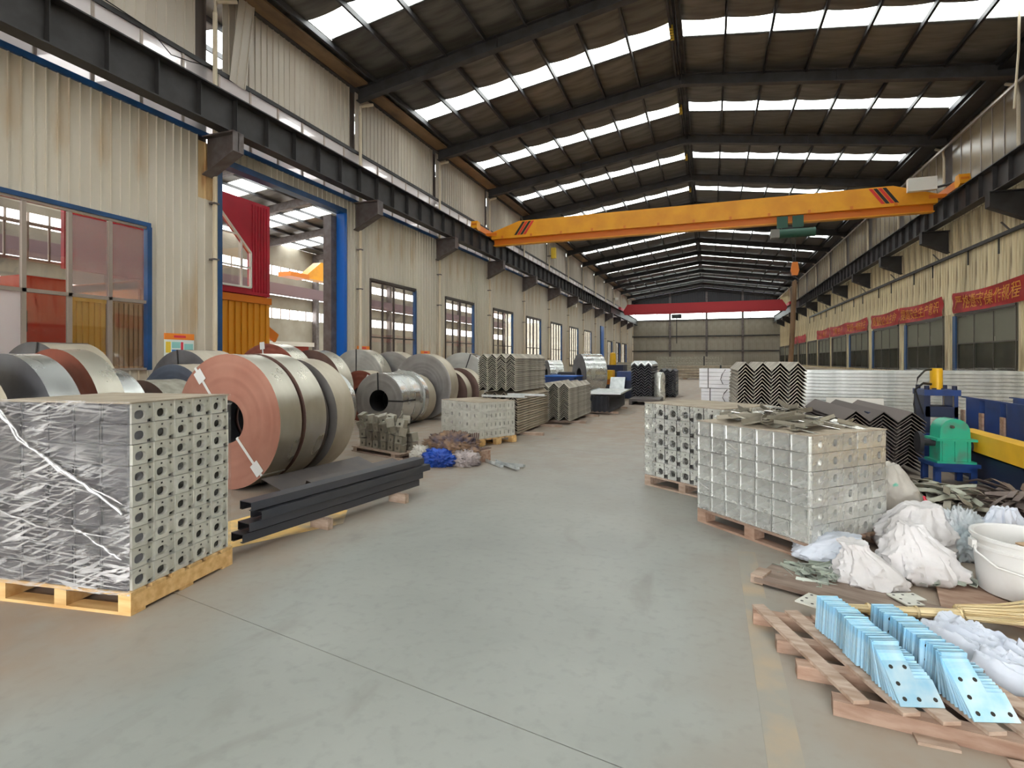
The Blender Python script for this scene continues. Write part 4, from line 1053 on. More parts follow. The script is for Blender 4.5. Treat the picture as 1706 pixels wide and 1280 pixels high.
def film_shell(parent, L_, W_, z0, z1, mat, amp, seed, top=False, faces='xXyY'):
    """crinkled stretch film round a stack"""
    mb = MB(); n = 22; m = 16; off = Vector((seed*7.3, 1.7, 0))
    def wall(p0, p1, nrm):
        vs = []; fs = []
        for j in range(m+1):
            for i in range(n+1):
                u, v = i/n, j/m
                p = Vector(p0).lerp(Vector(p1), u); z = z0+(z1-z0)*v
                q = noise.noise(Vector((p.x*4, p.y*4, z*11))+off)*amp+noise.noise(Vector((p.x*9+z*4, p.y*9, z*16))+off)*amp*0.6
                edge = min(1, 6*u, 6*(1-u))
                pp = p+Vector(nrm)*(0.012+abs(q)*edge)
                vs.append((pp.x, pp.y, z))
        for j in range(m):
            for i in range(n): a = j*(n+1)+i; fs.append((a, a+1, a+n+2, a+n+1))
        mb.add(vs, fs)
    e = 0.012
    wall((-e, 0, 0), (L_+e, 0, 0), (0, -1, 0)) if 'y' in faces else None
    wall((L_, -e, 0), (L_, W_+e, 0), (1, 0, 0)) if 'X' in faces else None
    wall((L_+e, W_, 0), (-e, W_, 0), (0, 1, 0)) if 'Y' in faces else None
    wall((0, W_+e, 0), (0, -e, 0), (-1, 0, 0)) if 'x' in faces else None
    return mb.obj('stretch_film', mat, parent, True)

def stack(name, label, loc, rot, L_, W_, z0, z1, nx, ny, nz, mat, front, side, d=0.14, wob=0.004, seed=0, film=None, cat='bracket stack', top_mat=None, drop=(), fmat=None):
    """wrapped stack: front face lies along local x at y=0, side face along local y at x=L_"""
    t = thing(name, label, cat, loc, rot)
    rnd = random.Random(seed)
    h = (z1-z0)/nz; w = (L_-0.014)/nx; v = (W_-0.016)/ny
    fm = bracket_mesh(w, h, d, ('f', name, label), fmat or mat, *front)
    sm = bracket_mesh(v, h, d, ('s', name, label), mat, *side)
    for j in range(nz):
        for i in range(nx):
            place('bracket', fm, t, (i*w, rnd.uniform(-wob, wob), z0+j*h), (rnd.uniform(-.012, .008), rnd.uniform(-.006, .006), rnd.uniform(-.012, .012)))
            if j == nz-1 or ny < 2: pass
        for i in range(ny):
            if (i, j) in drop: continue
            place('bracket', sm, t, (L_+rnd.uniform(-wob, wob), i*v+0.016, z0+j*h), (rnd.uniform(-.015, .015), 0, PI/2+rnd.uniform(-.02, .02)))
        for i in range(ny): # far left flank
            place('bracket', sm, t, (0.0, (i+1)*v+0.016, z0+j*h), -PI/2)
    MB().box(d-0.01, L_-d+0.01, d-0.01, W_-0.004, z0, z1-0.012).obj('core_brackets', mat, t)
    MB().box(-0.004, L_+0.004, -0.004, W_+0.004, z1-0.004, z1+0.004).obj('top_sheet', top_mat or 'galv_dusty', t)
    if film:
        for f_, mt, amp in film: film_shell(t, L_, W_, z0-0.02, z1+0.012, mt, amp, seed, faces=f_)
    return t
# front left pallet: front edge along the picture's left, side edge to the right
rotL = math.radians(8.0)
PL = (-4.20, 2.055)
pallet(1.03, 0.83, 'pale new wooden pallet under the wrapped bracket stack at front left', (PL[0], PL[1], 0), rotL, 'wood', 0.135, 6)
s1 = stack('wrapped_bracket_stack', 'film wrapped stack of galvanised brackets on the front left pallet', (PL[0]+0.0, PL[1]+0.01, 0.0), rotL, 1.01, 0.80, 0.137, 1.245, 5, 5, 9, 'galv_pack', (False,), (True,), film=(('y', 'film_heavy', 0.03), ('X', 'film_side', 0.006), ('xY', 'film_side', 0.008)), seed=3, fmat='galv_shade')
def film_rope(pts, r, seed):
    rnd = random.Random(seed); P = []; R = []
    for a, b in zip(pts[:-1], pts[1:]):
        for q in range(6):
            t = q/6; P.append(tuple(a[k]+(b[k]-a[k])*t+rnd.uniform(-.006, .006) for k in range(3))); R.append(r*rnd.uniform(.5, 1.2))
    P.append(pts[-1]); R.append(r*.4); R[0] = r*.4
    MB().tube(P, R, 6).obj('film_rope', 'film_gather', s1, True)
film_rope([(0.02, -0.045, 1.26), (0.25, -0.05, 1.02), (0.5, -0.05, 0.88), (0.75, -0.05, 0.76), (1.0, -0.04, 0.60)], .011, 1)
film_rope([(0.06, -0.045, 1.22), (0.30, -0.05, 1.00), (0.55, -0.05, 0.84), (1.0, -0.04, 0.66)], .006, 2)
film_rope([(0.65, -0.05, 0.52), (0.85, -0.055, 0.42), (1.0, -0.045, 0.34)], .006, 3)
film_rope([(0.0, -0.045, 0.60), (0.4, -0.055, 0.50), (0.98, -0.045, 0.46)], .005, 4)
# front right pallet pair
rotR = math.atan2(-0.81, 0.82)
pallet(1.16, 0.95, 'reddish wooden pallet under the bright bracket stack at right', (-0.11, 5.32, 0), rotR, 'wood_red', 0.125, 6, blocks=True)
s2 = stack('wrapped_bracket_stack', 'film wrapped bright bracket stack with scrap heaped on top at right', (-0.11, 5.33, 0), rotR, 1.14, 0.92, 0.127, 0.935, 7, 5, 6, 'galv', (False,), (True, True), film=(('y', 'film_clear', 0.008), ('X', 'film_side', 0.008)), seed=5, fmat='galv_face')
pallet(1.10, 0.9, 'low pallet under the oval hole bracket stack at right', (-0.74, 6.66, 0), math.atan2(-0.44, 0.60), 'wood_old', 0.125, 6)
s3 = stack('wrapped_bracket_stack', 'bracket stack with oval holes behind the scrap topped stack', (-0.74, 6.67, 0), math.atan2(-0.44, 0.60), 1.08, 0.88, 0.127, 0.985, 6, 5, 5, 'galv', (True,), (True,), film=(('y', 'film_clear', 0.008),), seed=6)
# middle left pallet
rotM = math.atan2(-0.52, 1.02)
pallet(1.14, 0.86, 'wooden pallet under the slotted bracket stack beside the blue rag heap', (-4.74, 9.07, 0), rotM, 'wood', 0.125, 6, blocks=True)
s4 = stack('wrapped_bracket_stack', 'film wrapped stack of slotted brackets near the chevron stacks', (-4.74, 9.08, 0), rotM, 1.12, 0.84, 0.127, 0.76, 5, 8, 4, 'galv_pack', (True, True), (True, True), film=(('y', 'film_light', 0.010), ('X', 'film_light', 0.012)), seed=8)

# ---- scrap heaped on the front right stack
rs = random.Random(11)
def scrap_mesh(l, w, t, kind):
    def build():
        mb = MB()
        if kind == 0: mb.box(-l/2, l/2, -w/2, w/2, 0, t)
        elif kind == 1: mb.box(-l/2, l/2, -w/2, w/2, 0, t).box(-l/2, l/2, -w/2, -w/2+t, 0, w*0.8)
        else: mb.add([(-l/2, -w/2, 0), (l/2, -w/2, 0), (l/2*0.7, w/2, 0), (-l/2, w/2*0.6, 0), (-l/2, -w/2, t), (l/2, -w/2, t), (l/2*0.7, w/2, t), (-l/2, w/2*0.6, t)], [(0, 3, 2, 1), (4, 5, 6, 7), (0, 1, 5, 4), (1, 2, 6, 5), (2, 3, 7, 6), (3, 0, 4, 7)])
        return mb
    return build()
sm_ = [scrap_mesh(0.38, 0.05, .004, 1).mesh('scrap_strip', 'scrap'), scrap_mesh(0.30, 0.07, .003, 0).mesh('scrap_strip', 'galv'), scrap_mesh(0.36, 0.08, .003, 2).mesh('scrap_strip', 'galv_dull'), scrap_mesh(0.30, 0.04, .003, 1).mesh('scrap_strip', 'galv_dull')]
ctr = Vector((-0.11, 5.33, 0)); ux = Vector((math.cos(rotR), math.sin(rotR), 0)); uy = Vector((-math.sin(rotR), math.cos(rotR), 0))
for i in range(64):
    a, b = rs.uniform(0.08, 0.98), rs.uniform(0.12, 0.78)
    hgt = 0.13*max(0, 1-((a-0.5)/0.5)**2)*max(0, 1-((b-0.46)/0.5)**2)
    p = ctr+ux*a+uy*b
    o = place('scrap_strip', rs.choice(sm_), None, (p.x, p.y, 0.948+rs.uniform(0.2, 1.0)*hgt), (rs.uniform(-.35, .35), rs.uniform(-.28, .28), rs.uniform(0, 6.28)))
    tag(o, 'offcut strip of metal heaped on the bright bracket stack', 'metal scrap', 'offcuts heaped on the bright bracket stack')

# ================================================================== DARK CHANNELS AND PLATES, LEFT OF THE AISLE
def chan_mesh(L_, w, h, t, mat):
    mb = MB()
    prof = [(-w/2, 0), (w/2, 0), (w/2, h), (w/2-0.03, h), (w/2-0.03, h-t), (w/2-t, h-t), (w/2-t, t), (-w/2+t, t), (-w/2+t, h-t), (-w/2+0.03, h-t), (-w/2+0.03, h), (-w/2, h)]
    mb.prism([(-p[0], h-p[1]) for p in prof], 'y', 0, L_)
    return mb.mesh('steel_channel', mat)
ca_, cb_ = Vector((-3.40, 3.24, 0)), Vector((-3.10, 5.39, 0))
rotc = -math.atan2(cb_.x-ca_.x, cb_.y-ca_.y); lc = (cb_-ca_).length
cm = chan_mesh(lc, 0.14, 0.066, 0.006, 'channel_dark')
for i, (dx, dy, z) in enumerate(((-0.025, -0.06, .095), (0.0, -0.02, .173), (0.045, 0.06, .251), (0.0, 0.0, .329))):
    o = place('steel_channel', cm, None, (ca_.x+dx, ca_.y+dy, z), rotc)
    tag(o, 'long dark steel lipped channel, %s in the aisle side stack' % ['bottom one', 'second from bottom', 'second from top', 'topmost'][i], 'steel channel', 'dark channel stack beside the aisle')
for i, (x, y) in enumerate(((-3.27, 3.95), (-3.10, 4.95))):
    o = MB().box(-0.10, 0.12, -0.03, 0.03, 0, 0.09).box(-0.08, 0.10, -0.02, 0.02, 0.09, 0.095).obj('support_block', 'wood_old', None, loc=(x, y, 0), rot=rotc)
    tag(o, 'small wooden block under the %s end of the dark channels' % ['near', 'far'][i], 'wood block')
for i, (x, y, L_, w, rz, ry) in enumerate(((-4.45, 4.62, 1.55, 0.40, -0.10, 0.30), (-4.02, 4.80, 1.5, 0.34, -0.10, 0.24))):
    mb = MB().prism([(-w/2, 0.0), (w/2, 0.0), (w/2, -0.05), (w/2+0.004, -0.05), (w/2+0.004, 0.006), (-w/2-0.004, 0.006), (-w/2-0.004, -0.05), (-w/2, -0.05)], 'y', 0, L_)
    o = mb.obj('steel_plate', 'plate_dark', None, loc=(x, y, 0.125), rot=(0, ry, rz))
    tag(o, ['wide dark folded steel plate leaning at the foot of the tall coils', 'dark folded steel plate lying just behind the channel stack'][i], 'steel plate')
# ================================================================== BRACKET HEAP AND RAG HEAP
pb = MB().box(0, 1.25, 0, 0.07, 0, 0.02).box(0, 1.25, 0.5, 0.57, 0, 0.02).box(0.05, 0.15, 0, 0.6, 0.02, 0.07).box(1.05, 1.15, 0, 0.6, 0.02, 0.07).box(0, 1.25, 0.0, 0.6, 0.07, 0.085)
o = pb.obj('pallet_board', 'wood_old', None, loc=(-5.55, 7.45, 0), rot=-0.35); tag(o, 'old board pallet under the messy heap of short brackets', 'pallet')
def clip_mesh(mat):
    mb = MB(); w, h, d, t = 0.13, 0.13, 0.12, 0.005
    mb.m = 0
    vs, fs = plate_hole(w, h, 0.02, w*.5, h*.42, w*.16, h*.18); mb.add(vs, fs)
    mb.box(0, t, 0, d, 0, h).box(w-t, w, 0, d, 0, h).box(0, w, 0, d, h-t, h).box(-0.03, w+0.03, 0, d, 0, t)
    return mb.mesh('short_bracket', mat)
cmh = [clip_mesh('scrap'), clip_mesh('galv_dull')]
rb = random.Random(5)
for j in range(4):
    for i in range(6):
        for q in range(2):
            if j >= 2 and q == 1 and i % 2: continue
            tilt = (0, 0, 0) if j == 0 else (rb.uniform(-.3, .3)*j*.5, rb.uniform(-.4, .4)*j*.5, rb.uniform(-.5, .5)*j*.5)
            a = -0.35
            lx, ly = 0.12+i*0.185+rb.uniform(-.02, .02), 0.08+q*0.24
            o = place('short_bracket', rb.choice(cmh), None, (-5.55+lx*math.cos(a)-ly*math.sin(a), 7.45+lx*math.sin(a)+ly*math.cos(a), 0.088+j*0.13), (tilt[0], tilt[1], a+tilt[2]))
            tag(o, 'short bracket in the messy heap, %s row, %s from left, %s layer from bottom' % (['front', 'rear'][q], ordinal(i), ordinal(j)), 'bracket', 'messy heap of short brackets')
def blob(name, mat, loc, size, seed, amp=0.25, freq=2.2, rot=0.0, sub=4, flat=0.0, parent=None, crease=0.10):
    """crumpled sack: sphere pushed out by low noise, creased by ridged noise, flattened onto the floor"""
    bm = bmesh.new(); bmesh.ops.create_icosphere(bm, subdivisions=sub, radius=1.0)
    off = Vector((seed*3.7, seed*1.3, seed*2.1))
    for v in bm.verts:
        n = v.co.normalized()
        q = 1+amp*noise.noise(n*freq*0.7+off)
        rdg = 1-abs(noise.noise(n*freq*1.6+off*2)); q += crease*(rdg**3-0.4)
        rdg = 1-abs(noise.noise(n*freq*4.0+off*3)); q += crease*0.45*(rdg**3-0.4)
        p = n*q
        p.z = max(p.z, -0.62)
        v.co = Vector((p.x*size[0], p.y*size[1], (p.z+0.62)*size[2]/1.62))
    me = bpy.data.meshes.new(name); bm.to_mesh(me); bm.free()
    me.materials.append(MAT[mat]); me.polygons.foreach_set('use_smooth', [True]*len(me.polygons)); me.update()
    return place(name, me, parent, loc, rot)
tag(blob('plastic_bag', 'bag_blue', (-3.62, 6.86, 0), (0.23, 0.17, 0.22), 4, crease=.38, freq=3.6, sub=5), 'crumpled blue plastic bag on the floor by the rag heap', 'bag')
tag(blob('rag_bundle', 'rag_pale', (-3.28, 7.0, 0), (0.2, 0.16, 0.22), 5, crease=.38, freq=3.6, sub=5), 'pale crumpled rag bundle right of the blue bag', 'rags')
tag(blob('rag_bundle', 'rag_dark', (-3.55, 7.12, 0.12), (0.36, 0.2, 0.30), 6, crease=.45, freq=3.8, sub=5), 'dark mixed rag bundle heaped behind the blue bag', 'rags')
tag(blob('rag_bundle', 'sack_grey', (-3.95, 7.0, 0), (0.18, 0.14, 0.22), 7, crease=.4, freq=3.8, sub=5), 'grey white rag bundle left of the blue bag', 'rags')
am = MB().prism([(0, 0), (0.32, 0), (0.32, .006), (.006, .006), (.006, .14), (0, .14)], 'y', 0, 0.02).mesh('angle_piece', 'coil_brown')
for i in range(16):
    o = place('angle_piece', am, None, (-3.74+i*0.036, 7.42-i*0.012, 0.16+0.012*math.sin(i)), (0.15, 0, 1.25)); o.scale = (1, 1, 1.9)
    tag(o, 'brown angle piece in the row behind the blue rag heap, %s from left' % ordinal(i), 'angle piece', 'brown angle pieces behind the rag heap')
o = MB().box(-.28, .28, -.14, .14, 0, .03).box(-.28, -.18, -.14, .14, .03, .14).box(.18, .28, -.14, .14, .03, .14).box(-.28, .28, -.14, .14, .14, .16).obj('small_crate', 'wood_red', None, loc=(-3.38, 7.42, 0), rot=-0.4); tag(o, 'small orange brown wooden crate under the brown angle pieces', 'crate')
for i, (x, y, L_, rz) in enumerate(((-3.12, 7.35, 0.52, -0.75), (-2.92, 7.12, 0.5, -0.1), (-2.9, 7.22, 0.62, -0.72))):
    o = MB().box(0, L_, 0, .05, 0, .004).box(0, L_, 0, .004, 0, .045).box(L_-.03, L_, 0, .05, .004, .03).obj('loose_strip', 'galv_bright', None, loc=(x, y, 0.002+i*0.012), rot=(0, 0, rz)); tag(o, ['bent bright strip nearest the rag heap on the aisle floor', 'short bright strip in the middle of the aisle floor group', 'longest bright strip lying toward the aisle'][i], 'metal strip')

# ================================================================== CHEVRON (V PROFILE) STACKS
def chev_mesh(w, rise, t, L_, mat, top=False):
    """V profile: dusty on its exposed edges, gap shade painted dark where the next one nests on it"""
    def build():
        f = 0.30; th = t*1.3
        xs = [-w/2, -w/2*(1-f), 0, w/2*(1-f), w/2]; zs = [0, rise*f, rise, rise*f, 0]
        vs = [(x, y, z) for y in (0, L_) for x, z in zip(xs, zs)]+[(x, y, z-th) for y in (0, L_) for x, z in zip(xs, zs)]
        mb = MB(); mb.add(vs, [])
        def F(fs, m):
            for q in fs: mb.f.append(q); mb.mi.append(m)
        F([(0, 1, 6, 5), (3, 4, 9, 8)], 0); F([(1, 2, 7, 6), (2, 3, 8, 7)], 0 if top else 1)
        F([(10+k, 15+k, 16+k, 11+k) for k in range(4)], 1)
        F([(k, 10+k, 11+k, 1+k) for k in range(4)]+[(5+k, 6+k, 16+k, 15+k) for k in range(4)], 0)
        F([(0, 5, 15, 10), (4, 14, 19, 9)], 0)
        return mb.mesh('angle_profile', [mat, 'chev_gap_shade'])
    return cached(('chev', round(w, 3), rise, t, L_, mat, top), build)
def chev_stack(x0, y0, z0, ncol, nlay, w, rise, pitch, L_, mat, label, group, lean=0.0, rz=0.0, t=0.009, jit=0.006, seed=0, skip=None, stuff=False):
    rnd = random.Random(seed)
    if stuff:      # too small and far to tell apart
        mb = MB()
        for j in range(nlay):
            for i in range(ncol):
                cx = x0+(i+.5)*w; z = z0+j*pitch+.02
                mb.prism([(cx-w/2, z), (cx, z+rise), (cx+w/2, z), (cx+w/2, z-t*1.3), (cx, z+rise-t*1.3), (cx-w/2, z-t*1.3)], 'y', y0, y0+L_)
        return tag(mb.obj('angle_profiles', mat), label, 'steel profiles', group, 'stuff')
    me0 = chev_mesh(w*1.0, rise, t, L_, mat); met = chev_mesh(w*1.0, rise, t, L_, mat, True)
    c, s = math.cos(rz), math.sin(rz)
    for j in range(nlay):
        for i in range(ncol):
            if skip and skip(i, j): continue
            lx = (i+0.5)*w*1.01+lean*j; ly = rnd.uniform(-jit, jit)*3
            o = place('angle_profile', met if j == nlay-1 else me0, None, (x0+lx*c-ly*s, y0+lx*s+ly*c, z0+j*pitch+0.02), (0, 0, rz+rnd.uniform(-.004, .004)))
            tag(o, '%s, %s column from left, %s from top' % (label, ORD[i], ordinal(nlay-1-j)), 'steel profile', group)
# upper and lower stack by the slotted brackets
chev_stack(-4.33, 9.98, 0.05, 4, 15, 0.195, 0.09, 0.050, 2.2, 'galv_dusty', 'angle profile in the lower left chevron stack', 'lower left chevron stack', seed=1, skip=lambda i, j: j < 13 and i < 3)
chev_stack(-4.36, 9.93, 0.875, 4, 17, 0.195, 0.09, 0.040, 2.05, 'chev_galv', 'angle profile in the upper left chevron stack', 'upper left chevron stack', seed=2)
for i, (x, y, L_, rz) in enumerate(((-4.1, 9.5, 0.9, -0.1), (-3.62, 9.62, 0.75, -0.05))):
    o = MB().box(0, L_, 0, .12, 0, .01).box(0, L_, 0, .01, .01, .04).obj('spacer_bar', 'galv_bright', None, loc=(x, y, 0.80+0.03*i), rot=rz); tag(o, ['bright spacer bar between the two left chevron stacks', 'second bright spacer bar poking out between the chevron stacks'][i], 'metal bar')
chev_stack(-3.78, 12.1, 0.08, 3, 18, 0.245, 0.115, 0.044, 2.4, 'chev_galv', 'angle profile in the dark ended aisle stack', 'dark ended chevron stack', seed=3)
chev_stack(-3.13, 14.8, 0.05, 4, 12, 0.135, 0.05, 0.036, 2.9, 'channel_dark', 'dark profiles in the small low stack farther down the aisle', 'small low profile stack', seed=4, stuff=True)
for i, (x, y) in enumerate(((-3.25, 10.3), (-3.25, 11.7), (-2.9, 12.6), (-2.9, 14.2), (-2.55, 15.2), (-2.55, 16.9))):
    o = MB().box(-0.9, 0.14, -0.05, 0.05, 0, 0.05).box(-0.9, 0.14, -0.045, 0.045, 0.05, 0.055).obj('support_batten', 'wood_old', None, loc=(x, y, 0)); tag(o, 'wooden batten under the %s' % ['near end of the lower left chevron stack', 'far end of the lower left chevron stack', 'near end of the dark ended stack', 'far end of the dark ended stack', 'near end of the small low stack', 'far end of the small low stack'][i], 'batten')
o = MB().box(-0.55, 0.5, 0, 2.9, 0, .01).box(-0.55, -.54, 0, 2.9, .01, .04).box(.49, .5, 0, 2.9, .01, .04).obj('cover_sheet', 'galv_bright', None, loc=(-2.8, 14.9, 0.55), rot=(0, 0, .03)); tag(o, 'pale sheet lying on the small low profile stack', 'metal sheet')
# right side stacks
chev_stack(0.34, 8.55, 0.50, 4, 17, 0.225, 0.12, 0.052, 1.9, 'chev_galv', 'angle profile in the tall right chevron stack', 'tall right chevron stack', lean=0.0022, rz=0.02, seed=5, t=0.012)
for i, x in enumerate((0.46, 1.10)):
    o = MB().box(-.08, .08, 0, 1.8, 0, .48).box(-.1, .1, 0, 1.8, .48, .51).obj('stack_trestle', 'dark_steel', None, loc=(x, 8.6, 0), rot=.02); tag(o, 'dark trestle under the %s side of the tall right chevron stack' % ['left', 'right'][i], 'trestle')
chev_stack(1.62, 8.35, 0.03, 3, 15, 0.315, 0.13, 0.046, 2.3, 'chev_dark', 'wide dark profile stacked beside the green gearbox', 'wide dark chevron stack', lean=0.004, rz=0.05, seed=6, t=0.010)
# far black stack near the aisle end
chev_stack(-2.75, 20.3, 0.034, 3, 13, 0.25, 0.12, 0.10, 2.4, 'chev_black', 'black angle profiles in the far stack by the machines', 'far black chevron stack', seed=7, t=0.04, stuff=True)
chev_stack(-2.75, 20.28, 1.33, 3, 1, 0.25, 0.12, 0.10, 2.4, 'galv_bright', 'bright profile capping the far black stack', 'bright caps of the far black stack', seed=7, t=0.06)
chev_stack(-1.95, 22.6, 0.034, 3, 12, 0.22, 0.10, 0.09, 2.0, 'chev_black', 'black angle profiles in the second far stack', 'second far black chevron stack', seed=8, t=0.04, stuff=True)
o = MB().lathe([(0, 0), (.16, 0), (.2, .1), (.2, .95), (.14, 1.05), (0, 1.06)], 16).obj('grey_drum', 'galv', None, True, loc=(-1.75, 20.6, 0)); tag(o, 'upright grey roll standing beside the far black stack', 'drum')
o = MB().box(0, 1.0, 0, 1.4, .12, .2).box(0, .1, 0, 1.4, 0, .12).box(.9, 1.0, 0, 1.4, 0, .12).obj('low_platform', 'plate_dark', None, loc=(-2.55, 18.3, 0)); tag(o, 'low dark platform just before the far black stack', 'platform')

# ================================================================== LONG BUNDLE ACROSS THE RIGHT SIDE
lb = random.Random(4)
bar_ = MB().box(0, 6.0, 0, 1.0, 0, 0.066).box(0, 6.0, -0.02, 0, 0.012, 0.05).mesh('long_section', 'galv_bright')
for j in range(16):
    o = place('long_section', bar_, None, (-0.16+lb.uniform(-.02, .02), 13.35+lb.uniform(-.01, .01), 0.12+j*0.0725), (0, 0, -0.012))
    tag(o, 'long bright zinc section in the bundle across the right side, %s from top' % ordinal(15-j), 'steel section', 'long zinc bundle across the right side')
for i, x in enumerate((0.4, 2.9, 5.4)):
    o = MB().box(-.06, .06, -.05, 1.05, 0, .12).box(-.07, .07, -.05, 1.05, .1, .118).obj('support_beam', 'wood_old', None, loc=(x, 13.35, 0)); tag(o, 'wooden bearer under the long zinc bundle, %s' % ['left one', 'middle one', 'right one'][i], 'bearer')
for j, (z0, z1, dx) in enumerate(((.12, .49, .03), (.50, .86, 0.01), (.87, 1.31, -.03))):
    t = thing('wrapped_package', 'white wrapped package at the left end of the long bundle, %s' % ['lowest', 'middle one', 'topmost'][j], 'package', (-0.2+dx, 12.92, z0))
    H_ = z1-z0
    mb = MB()
    for q in range(5):
        z = H_*q/5; mb.box(0, .80+.01*(q % 2), -.003*(q % 2), .38, z+.004, z+H_/5-.002)
    mb.obj('paper_sleeve', 'paper_white', t)
    MB().box(.18, .20, -.008, .385, 0, H_+.004).obj('strap', 'strap_black', t)
    MB().tube([(.55, -.01, H_*.95), (.48, -.03, H_*.7), (.45, -.03, H_*.45), (.5, -.02, H_*.2)], .008, 6).obj('loose_band', 'rubber', t, True)
t = thing('plastic_cover', 'clear plastic film draped over the right end of the long bundle', 'plastic film', (3.6, 13.28, 0))
vs = []; fs = []
for j in range(13):
    for i in range(19):
        u, v = i/18, j/12
        n = noise.noise(Vector((u*4, v*3, 2)))*0.04
        if v < 0.5: vs.append((u*2.1+n, -0.05-abs(n), 0.45+(1.31-.45)*v*2))
        else: vs.append((u*2.1+n, (v-0.5)*2*1.0, 1.32+abs(n)))
for j in range(12):
    for i in range(18): a = j*19+i; fs.append((a, a+1, a+20, a+19))
MB().add(vs, fs).obj('film_sheet', 'film_light', t, True)
o = MB().box(0, .9, 0, .02, .4, .82).box(.02, .88, -.006, 0, .42, .80).box(0.02, .06, 0, .03, 0, .4).box(.84, .88, 0, .03, 0, .4).box(0.1, .15, .02, .3, 0, .04).box(.75, .8, .02, .3, 0, .04).obj('white_board', 'white_paint', None, loc=(2.0, 11.2, .0), rot=(-.12, 0, 0)); tag(o, 'pale white board leaning behind the wide dark chevron stack', 'board')
# grey cabinets far right near the wall
for i, (x, y, h) in enumerate(((6.6, 14.2, 1.75), (7.1, 13.2, 1.7))):
    c = thing('control_cabinet', ['beige control cabinet behind the right end of the bundle', 'second beige cabinet at the right picture edge'][i], 'cabinet', (x, y, 0))
    MB().box(0, .8, 0, .6, .1, h).obj('body', 'tan_panel', c); dd = MB().box(.05, .75, -.02, 0, .2, h-.1).obj('door', 'tan_panel', c); MB().box(.65, .7, -.04, -.02, h*.55, h*.65).obj('handle', 'alu_dark', dd); MB().box(0, .8, 0, .6, 0, .1).obj('plinth', 'stripe_black', c)

# ================================================================== ROLL FORMING LINE AT RIGHT
gf = thing('gearbox_stand', 'blue steel stand carrying the green gearbox', 'stand', (2.54, 7.85, 0), 0.10); gf.scale = (.80, .62, .72)
for x in (0, .46):
    for y in (0, .5): MB().box(x, x+.08, y, y+.08, 0, .30).obj('leg', 'machine_blue', gf)
MB().box(-.02, .58, -.02, .62, .30, .36).obj('top_plate', 'machine_blue', gf); MB().box(0, .54, 0, .03, .22, .30).obj('apron', 'machine_blue', gf)
gb = thing('gearbox', 'green cast gearbox with a domed top on the blue stand', 'gearbox', (2.56, 7.86, .26), 0.10); gb.scale = (.72, .62, .88)
MB().box(.06, .50, .03, .45, .03, .30).obj('lower_case', 'gear_green', gb); MB().box(.0, .56, -.02, .5, 0, .03).obj('base_flange', 'gear_green', gb)
MB().box(.0, .58, -.01, .49, .30, .335).obj('joint_flange', 'gear_green', gb)
dome = [(.06, .335)]+[(.28+.22*math.cos(t)*1.0, .335+.27*math.sin(t)**.6) for t in [PI-i*PI/10 for i in range(1, 10)]]+[(.50, .335)]
MB().prism(dome, 'y', .04, .44).obj('domed_cover', 'gear_green', gb, True)
MB().tube([(.22, 0.04, .50), (.22, -.05, .50)], .02).obj('plug', 'alu_dark', gb)
for x in (.1, .28, .46): MB().box(x-.015, x+.015, .0, .03, .03, .30).obj('web_rib', 'gear_green', gb)
MB().tube([(-.16, .24, .26), (.08, .24, .26)], .05, 12).obj('input_shaft', 'chev_black', gb, True); MB().lathe([(.0, -.2), (.15, -.2), (.15, -.14), (.0, -.14)], 20, 'x', (0, .24, .26)).obj('pulley', 'chev_black', gb, True)
MB().tube([(.5, .24, .22), (.75, .24, .22)], .06, 12).obj('output_coupling', 'chev_black', gb, True)
mo = thing('electric_motor', 'dark electric motor behind the green gearbox', 'motor', (2.15, 8.55, 0))
MB().tube([(0, 0, .5), (0, .55, .5)], .19, 16).obj('motor_body', 'chev_black', mo, True); MB().box(-.2, .2, .05, .5, .0, .34).obj('foot', 'machine_navy', mo); MB().box(-.1, .1, .15, .35, .66, .78).obj('terminal_box', 'machine_navy', mo)
rf = thing('roll_forming_line', 'blue roll forming machine bed with upright roll stands at right', 'machine', (3.05, 3.6, 0))
MB().box(.0, .12, 0, 5.8, .03, .40).box(0, 1.0, 0, 5.8, .36, .42).obj('bed_beam', 'machine_navy', rf)
MB().box(.9, 1.0, 0, 5.8, 0, .40).obj('bed_beam', 'machine_navy', rf)
MB().box(-.05, .03, 0, 5.8, .40, .425).obj('bed_lip', 'galv_dull', rf); MB().box(-.06, .0, 0, 5.8, 0.0, .03).obj('foot_rail', 'galv_dull', rf)
for i in range(10):
    y = .3+i*.55
    MB().box(.30, .36, y, y+.40, .42, .97).obj('roll_stand', 'machine_blue', rf); MB().box(.82, .88, y, y+.40, .42, .97).obj('roll_stand', 'machine_blue', rf)
    MB().tube([(.36, y+.2, .62), (.82, y+.2, .62)], .08, 12).obj('roll', 'galv_dull', rf, True); MB().tube([(.36, y+.2, .82), (.82, y+.2, .82)], .08, 12).obj('roll', 'galv_dull', rf, True)
    MB().box(.28, .30, y+.42, y+.52, .42, .80).obj('spacer_post', 'wood_red', rf)
MB().box(.30, .34, .2, 5.8, .97, .985).box(.84, .88, .2, 5.8, .97, .985).obj('top_tie', 'machine_blue', rf)
yg = thing('guard_beam', 'yellow guard beam along the blue machine bed', 'guard', (3.0, 3.6, 0))
MB().box(-.02, .0, 0, 4.6, .40, .60).box(-.02, .18, 0, 4.98, .60, .62).obj('guard_face', 'machine_yellow', yg); MB().box(-.02, .03, 4.92, 5.0, .45, .62).obj('guard_end', 'machine_yellow', yg)
hp = thing('hydraulic_press', 'blue hydraulic press head with a yellow cylinder at right', 'press', (2.98, 9.55, 0)); hp.scale = (.58, .8, .95)
